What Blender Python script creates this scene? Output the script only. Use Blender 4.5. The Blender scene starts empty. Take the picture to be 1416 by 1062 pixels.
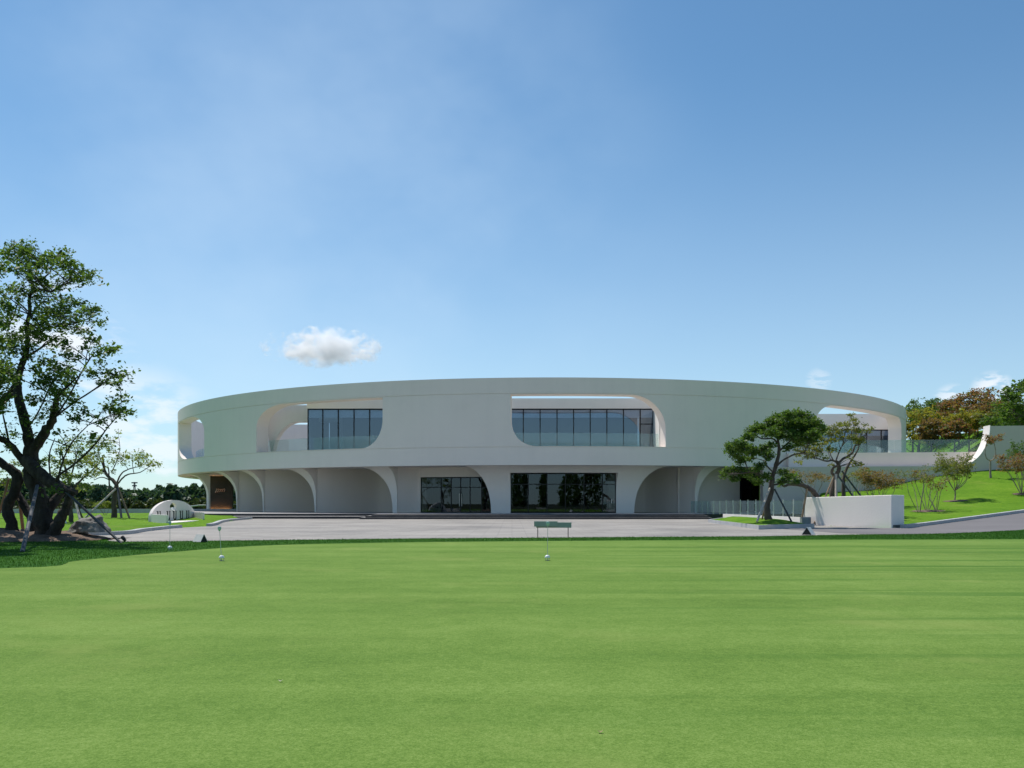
import bpy, bmesh, math, random
import numpy as np
from mathutils import Vector, Matrix

random.seed(7)
rng = np.random.default_rng(7)
sc = bpy.context.scene
col = sc.collection
R = math.radians
F, CX, HY, EYE = 1193.0, 708.0, 695.0, 1.35


def at(px, py, Y):
    """world point seen at photograph pixel (px, py) at distance Y"""
    return Vector(((px - CX) * Y / F, Y, EYE - (py - HY) * Y / F))


def gx(px, Y):
    return (px - CX) * Y / F


# ------------------------------------------------------------------ materials
def new_mat(name):
    m = bpy.data.materials.new(name)
    m.use_nodes = True
    nt = m.node_tree
    return m, nt, nt.nodes, nt.links, nt.nodes['Principled BSDF']


def ramp_node(N, stops):
    r = N.new('ShaderNodeValToRGB')
    e = r.color_ramp.elements
    while len(e) < len(stops):
        e.new(0.5)
    for i, (p, c) in enumerate(stops):
        e[i].position = p
        e[i].color = (c[0], c[1], c[2], 1)
    return r


def noisy(name, stops, scale=1.0, stretch=(1, 1, 1), detail=5, rough=0.8, bump=0.0, bscale=20.0, metallic=0.0, spec=0.4, scale2=None, amt2=0.0, coord='Position', bdist=0.02):
    """colour from position noise through a ramp, second octave mixed in, and a bump"""
    m, nt, N, L, b = new_mat(name)
    if coord == 'Position':
        g = N.new('ShaderNodeNewGeometry').outputs['Position']
    else:
        g = N.new('ShaderNodeTexCoord').outputs['Object']
    mp = N.new('ShaderNodeMapping')
    mp.inputs['Scale'].default_value = stretch
    L.new(g, mp.inputs['Vector'])
    n = N.new('ShaderNodeTexNoise')
    n.inputs['Scale'].default_value = scale
    n.inputs['Detail'].default_value = detail
    L.new(mp.outputs[0], n.inputs['Vector'])
    fac = n.outputs['Fac']
    if scale2:
        n2 = N.new('ShaderNodeTexNoise')
        n2.inputs['Scale'].default_value = scale2
        n2.inputs['Detail'].default_value = 4
        L.new(g, n2.inputs['Vector'])
        mx = N.new('ShaderNodeMix')
        mx.inputs['Factor'].default_value = amt2
        L.new(fac, mx.inputs['A'])
        L.new(n2.outputs['Fac'], mx.inputs['B'])
        fac = mx.outputs['Result']
    r = ramp_node(N, stops)
    L.new(fac, r.inputs['Fac'])
    L.new(r.outputs['Color'], b.inputs['Base Color'])
    b.inputs['Roughness'].default_value = rough
    b.inputs['Metallic'].default_value = metallic
    b.inputs['Specular IOR Level'].default_value = spec
    if bump:
        nb = N.new('ShaderNodeTexNoise')
        nb.inputs['Scale'].default_value = bscale
        nb.inputs['Detail'].default_value = 5
        L.new(g, nb.inputs['Vector'])
        bp = N.new('ShaderNodeBump')
        bp.inputs['Strength'].default_value = bump
        bp.inputs['Distance'].default_value = bdist
        L.new(nb.outputs['Fac'], bp.inputs['Height'])
        L.new(bp.outputs['Normal'], b.inputs['Normal'])
    return m


def grey(v, t=(1, 1, 1)):
    return (v * t[0], v * t[1], v * t[2])


def facade_mat(name, v, tint):
    """cementitious render: soft clouds, faint vertical run marks, fine grain"""
    m, nt, N, L, b = new_mat(name)
    g = N.new('ShaderNodeNewGeometry').outputs['Position']
    n1 = N.new('ShaderNodeTexNoise'); n1.inputs['Scale'].default_value = 0.22; n1.inputs['Detail'].default_value = 6
    n1.inputs['Roughness'].default_value = 0.6
    L.new(g, n1.inputs['Vector'])
    mp = N.new('ShaderNodeMapping'); mp.inputs['Scale'].default_value = (1.6, 1.6, 0.09)
    L.new(g, mp.inputs['Vector'])
    n2 = N.new('ShaderNodeTexNoise'); n2.inputs['Scale'].default_value = 1.0; n2.inputs['Detail'].default_value = 5
    L.new(mp.outputs[0], n2.inputs['Vector'])
    n3 = N.new('ShaderNodeTexNoise'); n3.inputs['Scale'].default_value = 14; n3.inputs['Detail'].default_value = 4
    L.new(g, n3.inputs['Vector'])
    a = N.new('ShaderNodeMix'); a.inputs['Factor'].default_value = 0.28
    L.new(n1.outputs['Fac'], a.inputs['A']); L.new(n2.outputs['Fac'], a.inputs['B'])
    c = N.new('ShaderNodeMix'); c.inputs['Factor'].default_value = 0.18
    L.new(a.outputs['Result'], c.inputs['A']); L.new(n3.outputs['Fac'], c.inputs['B'])
    r = ramp_node(N, [(0.30, grey(v * 0.93, tint)), (0.5, grey(v, tint)), (0.68, grey(v * 1.035, tint))])
    L.new(c.outputs['Result'], r.inputs['Fac'])
    L.new(r.outputs['Color'], b.inputs['Base Color'])
    b.inputs['Roughness'].default_value = 0.85
    b.inputs['Specular IOR Level'].default_value = 0.25
    nb = N.new('ShaderNodeTexNoise'); nb.inputs['Scale'].default_value = 9; nb.inputs['Detail'].default_value = 8
    L.new(g, nb.inputs['Vector'])
    bp = N.new('ShaderNodeBump'); bp.inputs['Strength'].default_value = 0.25; bp.inputs['Distance'].default_value = 0.02
    L.new(nb.outputs['Fac'], bp.inputs['Height']); L.new(bp.outputs['Normal'], b.inputs['Normal'])
    return m


def glass_mat(name, tint, refl_mix=1.0, ior=1.6, rough=0.0, dust=0.0):
    """thin pane: Fresnel mix of clear tinted transmission and mirror reflection"""
    m, nt, N, L, b = new_mat(name)
    N.remove(b)
    out = N['Material Output']
    tr = N.new('ShaderNodeBsdfTransparent'); tr.inputs['Color'].default_value = (*tint, 1)
    gl = N.new('ShaderNodeBsdfGlossy'); gl.inputs['Roughness'].default_value = rough
    gl.inputs['Color'].default_value = (0.70, 0.84, 1.0, 1)
    fr = N.new('ShaderNodeFresnel'); fr.inputs['IOR'].default_value = ior
    ml = N.new('ShaderNodeMath'); ml.operation = 'MULTIPLY'; ml.inputs[1].default_value = refl_mix; ml.use_clamp = True
    bk = N.new('ShaderNodeNewGeometry')
    inv = N.new('ShaderNodeMath'); inv.operation = 'SUBTRACT'; inv.inputs[0].default_value = 1.0
    L.new(bk.outputs['Backfacing'], inv.inputs[1])
    m0 = N.new('ShaderNodeMath'); m0.operation = 'MULTIPLY'
    L.new(fr.outputs[0], m0.inputs[0]); L.new(inv.outputs[0], m0.inputs[1])
    L.new(m0.outputs[0], ml.inputs[0])
    mx = N.new('ShaderNodeMixShader')
    L.new(ml.outputs[0], mx.inputs[0]); L.new(tr.outputs[0], mx.inputs[1]); L.new(gl.outputs[0], mx.inputs[2])
    last = mx
    if dust:
        df = N.new('ShaderNodeBsdfDiffuse'); df.inputs['Color'].default_value = (0.62, 0.72, 0.70, 1)
        m2 = N.new('ShaderNodeMixShader'); m2.inputs[0].default_value = dust
        L.new(mx.outputs[0], m2.inputs[1]); L.new(df.outputs[0], m2.inputs[2])
        last = m2
    L.new(last.outputs[0], out.inputs['Surface'])
    return m


def leaf_mat(name, cols, trans=0.35):
    m, nt, N, L, b = new_mat(name)
    N.remove(b)
    out = N['Material Output']
    g = N.new('ShaderNodeNewGeometry')
    k = len(cols)
    r = ramp_node(N, [((i + 0.5) / k, c) for i, c in enumerate(cols)])
    no = N.new('ShaderNodeTexNoise'); no.inputs['Scale'].default_value = 0.9; no.inputs['Detail'].default_value = 3
    L.new(g.outputs['Position'], no.inputs['Vector'])
    mx0 = N.new('ShaderNodeMix'); mx0.inputs['Factor'].default_value = 0.45
    L.new(g.outputs['Random Per Island'], mx0.inputs['A']); L.new(no.outputs['Fac'], mx0.inputs['B'])
    L.new(mx0.outputs['Result'], r.inputs['Fac'])
    pr = N.new('ShaderNodeBsdfPrincipled'); pr.inputs['Roughness'].default_value = 0.5
    pr.inputs['Specular IOR Level'].default_value = 0.2
    L.new(r.outputs['Color'], pr.inputs['Base Color'])
    tl = N.new('ShaderNodeBsdfTranslucent')
    br = N.new('ShaderNodeMix'); br.data_type = 'RGBA'; br.blend_type = 'MULTIPLY'; br.inputs['Factor'].default_value = 1
    L.new(r.outputs['Color'], br.inputs['A']); br.inputs['B'].default_value = (1.5, 1.5, 0.7, 1)
    L.new(br.outputs['Result'], tl.inputs['Color'])
    mx = N.new('ShaderNodeMixShader'); mx.inputs[0].default_value = trans
    L.new(pr.outputs[0], mx.inputs[1]); L.new(tl.outputs[0], mx.inputs[2])
    L.new(mx.outputs[0], out.inputs['Surface'])
    return m


def emit_mat(name, c, s):
    m, nt, N, L, b = new_mat(name)
    b.inputs['Base Color'].default_value = (*c, 1)
    b.inputs['Emission Color'].default_value = (*c, 1)
    b.inputs['Emission Strength'].default_value = s
    return m


M = {}
M['facade'] = facade_mat('facade_render', 0.79, (1.055, 0.94, 0.855))
M['inner'] = facade_mat('inner_render', 0.80, (1.03, 0.975, 0.90))
M['white'] = facade_mat('white_render', 0.84, (1.05, 0.96, 0.90))
M['band'] = facade_mat('terrace_render', 0.88, (1.08, 0.91, 0.82))
M['sign'] = facade_mat('sign_render', 0.80, (1.05, 0.96, 0.89))
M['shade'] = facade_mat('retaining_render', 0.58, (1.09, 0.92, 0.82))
M['slab'] = noisy('floor_stone', [(0.3, (0.30, 0.29, 0.28)), (0.7, (0.38, 0.37, 0.36))], 1.2, rough=0.7)
M['room'] = noisy('room_lining', [(0.3, (0.13, 0.13, 0.13)), (0.7, (0.20, 0.20, 0.20))], 0.6, rough=0.9)
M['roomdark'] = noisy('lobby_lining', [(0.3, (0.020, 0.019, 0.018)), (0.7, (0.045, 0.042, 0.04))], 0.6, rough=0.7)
M['blind'] = noisy('blind_fabric', [(0.3, (0.66, 0.70, 0.74)), (0.7, (0.74, 0.78, 0.82))], 2.0, rough=0.9)
M['frame'] = noisy('dark_frame', [(0.3, (0.012, 0.013, 0.015)), (0.7, (0.022, 0.023, 0.026))], 3, rough=0.35, metallic=0.6)
M['glass'] = glass_mat('window_glass', (0.62, 0.70, 0.78), 4.2, 1.5)
M['glassdark'] = glass_mat('lobby_glass', (0.42, 0.45, 0.47), 1.7, 1.5)
M['rail'] = glass_mat('railing_glass', (0.88, 0.95, 0.93), 1.3, 1.45, dust=0.07)
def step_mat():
    m, nt, N, L, b = new_mat('step_stone_shaded_risers')
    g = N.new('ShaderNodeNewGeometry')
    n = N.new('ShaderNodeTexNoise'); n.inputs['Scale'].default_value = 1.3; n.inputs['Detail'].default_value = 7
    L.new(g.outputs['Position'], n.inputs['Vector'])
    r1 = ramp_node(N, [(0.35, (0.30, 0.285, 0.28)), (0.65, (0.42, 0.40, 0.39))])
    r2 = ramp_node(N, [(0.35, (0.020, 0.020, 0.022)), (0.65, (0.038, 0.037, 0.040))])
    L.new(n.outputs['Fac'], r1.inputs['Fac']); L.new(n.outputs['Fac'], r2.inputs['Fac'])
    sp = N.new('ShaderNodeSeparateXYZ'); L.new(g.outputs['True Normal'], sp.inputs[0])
    gt = N.new('ShaderNodeMath'); gt.operation = 'GREATER_THAN'; gt.inputs[1].default_value = 0.5  # upright faces go near black: riser shade put into the stone colour
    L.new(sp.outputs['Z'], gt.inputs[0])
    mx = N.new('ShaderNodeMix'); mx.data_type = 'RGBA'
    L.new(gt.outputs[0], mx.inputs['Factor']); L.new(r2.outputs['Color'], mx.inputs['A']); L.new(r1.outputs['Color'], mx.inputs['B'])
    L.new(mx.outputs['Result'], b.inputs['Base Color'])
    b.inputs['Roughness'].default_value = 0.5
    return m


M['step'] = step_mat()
M['granite'] = noisy('step_granite', [(0.3, (0.27, 0.26, 0.265)), (0.7, (0.40, 0.39, 0.385))], 1.5, rough=0.6, scale2=60, amt2=0.4, bump=0.15, bscale=40)
M['kerb'] = noisy('kerb_granite', [(0.3, (0.36, 0.36, 0.37)), (0.7, (0.52, 0.52, 0.52))], 2.0, rough=0.75, scale2=50, amt2=0.4, bump=0.2, bscale=30)
M['bronze'] = noisy('bronze_sheet', [(0.3, (0.030, 0.026, 0.022)), (0.7, (0.060, 0.050, 0.042))], 0.6, rough=0.5, metallic=0.35)
M['copper'] = noisy('copper_letter', [(0.3, (0.55, 0.36, 0.26)), (0.7, (0.70, 0.48, 0.36))], 4, rough=0.3, metallic=0.8)
M['black'] = noisy('black_paint', [(0.3, (0.008, 0.008, 0.008)), (0.7, (0.014, 0.014, 0.014))], 3, rough=0.5)
M['glow'] = emit_mat('warm_strip_light', (1.0, 0.50, 0.18), 70.0)
M['steel'] = noisy('brushed_steel', [(0.3, (0.50, 0.51, 0.50)), (0.7, (0.62, 0.63, 0.60))], 6, rough=0.35, metallic=0.8)
M['pole'] = noisy('prop_steel', [(0.3, (0.045, 0.05, 0.056)), (0.7, (0.085, 0.09, 0.098))], 3, rough=0.65, spec=0.3)
M['wood'] = noisy('prop_timber', [(0.3, (0.24, 0.15, 0.09)), (0.7, (0.36, 0.25, 0.16))], 4, stretch=(1, 1, 0.2), rough=0.85, bump=0.3, bscale=25)
M['palewood'] = noisy('prop_bamboo', [(0.3, (0.42, 0.36, 0.30)), (0.7, (0.55, 0.48, 0.41))], 4, stretch=(1, 1, 0.2), rough=0.8)
M['bark'] = noisy('dark_bark', [(0.3, (0.020, 0.015, 0.012)), (0.5, (0.040, 0.032, 0.026)), (0.72, (0.085, 0.070, 0.055))], 5, stretch=(1, 1, 0.35), rough=0.95, bump=0.9, bscale=9, bdist=0.06)
M['bark2'] = noisy('brown_bark', [(0.3, (0.06, 0.045, 0.035)), (0.7, (0.14, 0.11, 0.09))], 6, stretch=(1, 1, 0.35), rough=0.95, bump=0.7, bscale=14, bdist=0.03)
M['twig'] = noisy('pale_twig', [(0.3, (0.24, 0.18, 0.14)), (0.7, (0.40, 0.32, 0.26))], 6, rough=0.9)
M['rock'] = noisy('boulder_stone', [(0.3, (0.10, 0.095, 0.09)), (0.5, (0.20, 0.185, 0.17)), (0.7, (0.33, 0.30, 0.27))], 2.2, rough=0.95, bump=0.9, bscale=5, bdist=0.08, scale2=14, amt2=0.35)
M['soil'] = noisy('bare_soil', [(0.3, (0.10, 0.065, 0.045)), (0.55, (0.19, 0.13, 0.095)), (0.75, (0.28, 0.21, 0.16))], 2.5, rough=1, bump=0.9, bscale=6, bdist=0.06, scale2=20, amt2=0.35)
M['flag'] = noisy('marker_teal', [(0.3, (0.36, 0.52, 0.46)), (0.7, (0.42, 0.58, 0.52))], 8, rough=0.5)
M['gloss'] = noisy('white_plastic', [(0.3, (0.78, 0.79, 0.80)), (0.7, (0.84, 0.85, 0.86))], 8, rough=0.3)
M['sage'] = noisy('sage_paint', [(0.3, (0.38, 0.39, 0.33)), (0.7, (0.43, 0.44, 0.375))], 3, rough=0.6)
M['panel'] = noisy('satin_panel', [(0.3, (0.62, 0.60, 0.56)), (0.7, (0.70, 0.68, 0.64))], 5, rough=0.5)
M['greybox'] = noisy('grey_stone_block', [(0.3, (0.20, 0.22, 0.23)), (0.7, (0.27, 0.29, 0.30))], 4, rough=0.8)
M['railwhite'] = noisy('pale_metal', [(0.3, (0.45, 0.47, 0.45)), (0.7, (0.55, 0.57, 0.55))], 4, rough=0.5)

L_DARK = leaf_mat('leaf_dark', [(0.040, 0.080, 0.020), (0.070, 0.128, 0.028), (0.115, 0.185, 0.042), (0.052, 0.098, 0.025)], 0.45)
L_MID = leaf_mat('leaf_mid', [(0.045, 0.095, 0.022), (0.080, 0.150, 0.030), (0.14, 0.21, 0.042)], 0.42)
L_LIGHT = leaf_mat('leaf_light', [(0.10, 0.15, 0.030), (0.17, 0.22, 0.05), (0.25, 0.27, 0.08)], 0.45)
L_OLIVE = leaf_mat('leaf_olive', [(0.085, 0.13, 0.03), (0.15, 0.19, 0.045), (0.22, 0.20, 0.06), (0.11, 0.16, 0.04)], 0.42)
L_RUST = leaf_mat('leaf_rust', [(0.22, 0.070, 0.050), (0.27, 0.13, 0.06), (0.13, 0.18, 0.05), (0.25, 0.095, 0.06), (0.17, 0.17, 0.06)], 0.45)
L_GOLD = leaf_mat('leaf_gold', [(0.28, 0.25, 0.045), (0.17, 0.23, 0.04), (0.34, 0.25, 0.045), (0.12, 0.19, 0.04)], 0.45)
L_BRONZE = leaf_mat('leaf_bronze', [(0.19, 0.14, 0.055), (0.24, 0.14, 0.06), (0.11, 0.15, 0.045)], 0.4)
L_PINE = leaf_mat('leaf_pine', [(0.040, 0.085, 0.050), (0.060, 0.115, 0.064), (0.085, 0.150, 0.078)], 0.25)  # bluish cast puts distance haze into the leaf colour


# grass materials
def grass_mat(name, cols, s1, s2, s3, stripes=0.0, bump=0.3, bs=90, worn=None):
    m, nt, N, L, b = new_mat(name)
    g = N.new('ShaderNodeNewGeometry').outputs['Position']
    def noise(scale, det, stretch=None):
        n = N.new('ShaderNodeTexNoise'); n.inputs['Scale'].default_value = scale; n.inputs['Detail'].default_value = det
        n.inputs['Roughness'].default_value = 0.62
        if stretch:
            mp = N.new('ShaderNodeMapping'); mp.inputs['Scale'].default_value = stretch
            mp.inputs['Rotation'].default_value = (0, 0, 0.05)
            L.new(g, mp.inputs['Vector']); L.new(mp.outputs[0], n.inputs['Vector'])
        else:
            L.new(g, n.inputs['Vector'])
        return n.outputs['Fac']
    def mix(a, bb, f):
        x = N.new('ShaderNodeMix'); x.inputs['Factor'].default_value = f
        L.new(a, x.inputs['A']); L.new(bb, x.inputs['B']); return x.outputs['Result']
    f = mix(noise(s1, 5), noise(s2, 6), 0.40)
    if stripes:
        f = mix(f, noise(1.0, 3, (0.035, 0.75, 1)), stripes)
    fine = mix(noise(s3, 2), noise(s3 * 0.30, 3), 0.35)
    f = mix(f, fine, 0.55 if worn else 0.45)
    k = len(cols)
    r = ramp_node(N, [(0.385 + 0.23 * i / (k - 1), c) for i, c in enumerate(cols)])
    L.new(f, r.inputs['Fac'])
    cc = r.outputs['Color']
    if worn:
        # drier straw-coloured patches and streaky mowing bands on the right of the green
        wn = noise(0.33, 6); wr = N.new('ShaderNodeMapRange'); wr.interpolation_type = 'SMOOTHSTEP'
        wr.inputs['From Min'].default_value = 0.52; wr.inputs['From Max'].default_value = 0.74; wr.inputs['To Max'].default_value = 0.55
        L.new(wn, wr.inputs['Value'])
        wm = N.new('ShaderNodeMix'); wm.data_type = 'RGBA'
        L.new(wr.outputs[0], wm.inputs['Factor']); L.new(cc, wm.inputs['A']); wm.inputs['B'].default_value = (*worn, 1)
        bn = noise(1.0, 4, (0.05, 1.25, 1)); br_ = N.new('ShaderNodeMapRange'); br_.interpolation_type = 'SMOOTHSTEP'
        br_.inputs['From Min'].default_value = 0.50; br_.inputs['From Max'].default_value = 0.62
        L.new(bn, br_.inputs['Value'])
        sx = N.new('ShaderNodeSeparateXYZ'); L.new(g, sx.inputs[0])
        xr_ = N.new('ShaderNodeMapRange'); xr_.interpolation_type = 'SMOOTHSTEP'
        xr_.inputs['From Min'].default_value = -2; xr_.inputs['From Max'].default_value = 9; xr_.inputs['To Min'].default_value = 0.08; xr_.inputs['To Max'].default_value = 0.62
        L.new(sx.outputs['X'], xr_.inputs['Value'])
        pm = N.new('ShaderNodeMath'); pm.operation = 'MULTIPLY'; L.new(br_.outputs[0], pm.inputs[0]); L.new(xr_.outputs[0], pm.inputs[1])
        bm_ = N.new('ShaderNodeMix'); bm_.data_type = 'RGBA'
        L.new(pm.outputs[0], bm_.inputs['Factor']); L.new(wm.outputs['Result'], bm_.inputs['A']); bm_.inputs['B'].default_value = (0.060, 0.150, 0.022, 1)
        cc = bm_.outputs['Result'] if name == 'putting_turf' else wm.outputs['Result']
    if name == 'lawn_turf':
        # far ground darkened, put in to cut green light bounced onto the facade
        ln = N.new('ShaderNodeVectorMath'); ln.operation = 'DISTANCE'; ln.inputs[1].default_value = (5, 75, 0)
        L.new(g, ln.inputs[0])
        mr = N.new('ShaderNodeMapRange'); mr.inputs['From Min'].default_value = 88; mr.inputs['From Max'].default_value = 120
        L.new(ln.outputs['Value'], mr.inputs['Value'])
        mm = N.new('ShaderNodeMix'); mm.data_type = 'RGBA'
        L.new(mr.outputs[0], mm.inputs['Factor']); L.new(cc, mm.inputs['A']); mm.inputs['B'].default_value = (0.055, 0.062, 0.034, 1)
        cc = mm.outputs['Result']
    L.new(cc, b.inputs['Base Color'])
    b.inputs['Roughness'].default_value = 0.9
    b.inputs['Specular IOR Level'].default_value = 0.05
    nb = N.new('ShaderNodeTexNoise'); nb.inputs['Scale'].default_value = bs; nb.inputs['Detail'].default_value = 4
    L.new(g, nb.inputs['Vector'])
    bp = N.new('ShaderNodeBump'); bp.inputs['Strength'].default_value = bump; bp.inputs['Distance'].default_value = 0.012
    L.new(nb.outputs['Fac'], bp.inputs['Height']); L.new(bp.outputs['Normal'], b.inputs['Normal'])
    return m


M['green'] = grass_mat('putting_turf', [(0.082, 0.158, 0.027), (0.146, 0.242, 0.046), (0.234, 0.330, 0.086)], 0.25, 2.2, 75, stripes=0.35, bump=0.6, bs=160, worn=(0.25, 0.31, 0.085))
M['lawn'] = grass_mat('lawn_turf', [(0.055, 0.135, 0.010), (0.110, 0.225, 0.014), (0.175, 0.290, 0.026)], 0.12, 1.1, 14, bump=0.6, bs=25, worn=(0.20, 0.25, 0.045))
M['rough'] = grass_mat('rough_turf', [(0.020, 0.075, 0.010), (0.038, 0.115, 0.014), (0.060, 0.155, 0.02)], 0.4, 3.0, 40, bump=0.8, bs=40)
L_BLADE = leaf_mat('grass_blade', [(0.024, 0.080, 0.008), (0.040, 0.118, 0.012), (0.070, 0.165, 0.020)], 0.3)
L_LAWNBLADE = leaf_mat('lawn_blade', [(0.085, 0.20, 0.022), (0.13, 0.28, 0.034), (0.19, 0.34, 0.055)], 0.3)

# paving: staggered stone setts
def paving_mat():
    m, nt, N, L, b = new_mat('plaza_paving')
    g = N.new('ShaderNodeNewGeometry').outputs['Position']
    br = N.new('ShaderNodeTexBrick')
    br.inputs['Scale'].default_value = 1.0
    br.inputs['Brick Width'].default_value = 1.2
    br.inputs['Row Height'].default_value = 0.6
    br.inputs['Mortar Size'].default_value = 0.012
    br.inputs['Color1'].default_value = (0.275, 0.255, 0.230, 1)
    br.inputs['Color2'].default_value = (0.345, 0.320, 0.290, 1)
    br.inputs['Mortar'].default_value = (0.17, 0.16, 0.155, 1)
    L.new(g, br.inputs['Vector'])
    n = N.new('ShaderNodeTexNoise'); n.inputs['Scale'].default_value = 0.18; n.inputs['Detail'].default_value = 6
    L.new(g, n.inputs['Vector'])
    r = ramp_node(N, [(0.3, (0.72, 0.72, 0.73)), (0.5, (0.98, 0.97, 0.96)), (0.7, (1.16, 1.14, 1.12))])
    L.new(n.outputs['Fac'], r.inputs['Fac'])
    mx = N.new('ShaderNodeMix'); mx.data_type = 'RGBA'; mx.blend_type = 'MULTIPLY'; mx.inputs['Factor'].default_value = 1
    L.new(br.outputs['Color'], mx.inputs['A']); L.new(r.outputs['Color'], mx.inputs['B'])
    L.new(mx.outputs['Result'], b.inputs['Base Color'])
    b.inputs['Roughness'].default_value = 0.8
    b.inputs['Specular IOR Level'].default_value = 0.3
    return m


M['paving'] = paving_mat()
M['asphalt'] = noisy('road_asphalt', [(0.3, (0.135, 0.125, 0.125)), (0.7, (0.20, 0.185, 0.185))], 0.3, rough=0.85, scale2=50, amt2=0.4, bump=0.3, bscale=60)


# ------------------------------------------------------------------ object helpers
def tag(o, label=None, cat=None, group=None, kind=None):
    if label: o['label'] = label
    if cat: o['category'] = cat
    if group: o['group'] = group
    if kind: o['kind'] = kind
    return o


def empty(name, loc, label, cat, group=None):
    o = bpy.data.objects.new(name, None)
    o.empty_display_size = 0.3
    col.objects.link(o)
    o.location = loc
    return tag(o, label, cat, group)


def link(name, me, mat, parent=None, smooth=None):
    """link mesh (built in world coordinates) as one object; children keep world placement"""
    if mat is not None:
        for mm in (mat if isinstance(mat, (list, tuple)) else [mat]):
            me.materials.append(mm)
    o = bpy.data.objects.new(name, me)
    col.objects.link(o)
    if parent is not None:
        base = Vector(parent.location)
        p = parent.parent
        while p is not None:
            base += Vector(p.location); p = p.parent
        me.transform(Matrix.Translation(-base))
        o.parent = parent
    if smooth is not None:
        me.polygons.foreach_set('use_smooth', [True] * len(me.polygons))
        me.set_sharp_from_angle(angle=R(smooth))
    return o


def centre(o):
    """move a top-level mesh object's origin to its base centre"""
    me = o.data
    vs = np.array([v.co[:] for v in me.vertices])
    b = Vector(((vs[:, 0].min() + vs[:, 0].max()) / 2, (vs[:, 1].min() + vs[:, 1].max()) / 2, vs[:, 2].min()))
    me.transform(Matrix.Translation(-b))
    o.location = b
    return o


def bm_mesh(name, bm, merge=True):
    if merge:
        bmesh.ops.remove_doubles(bm, verts=bm.verts, dist=1e-4)
    bmesh.ops.recalc_face_normals(bm, faces=bm.faces)
    me = bpy.data.meshes.new(name)
    bm.to_mesh(me); bm.free()
    return me


def obj(name, bm, mat, parent=None, smooth=None, merge=True):
    return link(name, bm_mesh(name, bm, merge), mat, parent, smooth)


def box(bm, x0, x1, y0, y1, z0, z1, mtx=None):
    vs = [Vector((x, y, z)) for z in (z0, z1) for y in (y0, y1) for x in (x0, x1)]
    if mtx is not None: vs = [mtx @ v for v in vs]
    v = [bm.verts.new(p) for p in vs]
    for f in ((0, 1, 3, 2), (4, 6, 7, 5), (0, 4, 5, 1), (1, 5, 7, 3), (3, 7, 6, 2), (2, 6, 4, 0)):
        bm.faces.new([v[i] for i in f])


def pieces(name, bm, mat, parent=None, smooth=None):
    """every separate piece of bm becomes an object of its own"""
    bmesh.ops.remove_doubles(bm, verts=bm.verts, dist=1e-4)
    seen = set(); out = []
    for v0 in list(bm.verts):
        if v0 in seen: continue
        st, isl = [v0], []
        seen.add(v0)
        while st:
            v = st.pop(); isl.append(v)
            for e in v.link_edges:
                o_ = e.other_vert(v)
                if o_ not in seen: seen.add(o_); st.append(o_)
        nb = bmesh.new(); mp = {v: nb.verts.new(v.co) for v in isl}
        for f in {f for v in isl for f in v.link_faces}: nb.faces.new([mp[v] for v in f.verts])
        out.append(obj(name, nb, mat, parent, smooth))
    bm.free()
    return out


def prism(bm, poly, z0, z1):
    """poly: list of (x, y); z0/z1 numbers or lists"""
    n = len(poly)
    a = [bm.verts.new((p[0], p[1], z0[i] if isinstance(z0, (list, tuple)) else z0)) for i, p in enumerate(poly)]
    b = [bm.verts.new((p[0], p[1], z1[i] if isinstance(z1, (list, tuple)) else z1)) for i, p in enumerate(poly)]
    bm.faces.new(a[::-1]); bm.faces.new(b)
    for i in range(n):
        j = (i + 1) % n
        bm.faces.new((a[i], a[j], b[j], b[i]))


def tube(bm, pts, radii, n=8, cap=True):
    pts = [Vector(p) for p in pts]
    rings = []
    up = Vector((0.13, 0.21, 0.97)).normalized()
    prev = None
    for i, p in enumerate(pts):
        d = (pts[min(i + 1, len(pts) - 1)] - pts[max(i - 1, 0)])
        if d.length < 1e-6: d = Vector((0, 0, 1))
        d.normalize()
        u = (prev if prev is not None else (up if abs(d.dot(up)) < 0.95 else Vector((1, 0, 0))))
        u = u - d * u.dot(d)
        if u.length < 1e-4: u = d.orthogonal()
        u.normalize(); prev = u
        w = d.cross(u)
        r = radii[i] if isinstance(radii, (list, tuple)) else radii
        rings.append([bm.verts.new(p + (u * math.cos(2 * math.pi * k / n) + w * math.sin(2 * math.pi * k / n)) * r) for k in range(n)])
    for a, b in zip(rings, rings[1:]):
        for k in range(n):
            bm.faces.new((a[k], a[(k + 1) % n], b[(k + 1) % n], b[k]))
    if cap:
        bm.faces.new(rings[0][::-1]); bm.faces.new(rings[-1])


def arr_mesh(name, V, quads):
    """mesh from (n,3) vertices and (m,k) faces with numpy"""
    me = bpy.data.meshes.new(name)
    V = np.asarray(V, dtype=np.float32); Q = np.asarray(quads, dtype=np.int32)
    k = Q.shape[1]
    me.vertices.add(len(V)); me.vertices.foreach_set('co', V.ravel())
    me.loops.add(Q.size); me.loops.foreach_set('vertex_index', Q.ravel())
    me.polygons.add(len(Q))
    me.polygons.foreach_set('loop_start', np.arange(0, Q.size, k, dtype=np.int32))
    me.update(calc_edges=True)
    me.validate()
    return me


# ------------------------------------------------------------------ the round building
C0 = (3.642, 123.45)
D0 = math.hypot(*C0)
RO, RI = 48.0, 46.6                 # ring wall outer and inner radius
Z_PL, Z_SOF, Z_PAR, Z_LIN, Z_TOP = 0.40, 4.64, 6.29, 10.84, 12.30


def cyl(th, r, z):
    return Vector((C0[0] + r * math.sin(th), C0[1] - r * math.cos(th), z))


def theta(px, r):
    a = math.atan((px - CX) / F)
    u = (math.sin(a), math.cos(a))
    uc = u[0] * C0[0] + u[1] * C0[1]
    q = max(0.0, uc * uc - (D0 * D0 - r * r))
    t = uc - math.sqrt(q)
    return math.atan2(u[0] * t - C0[0], C0[1] - u[1] * t)


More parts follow.
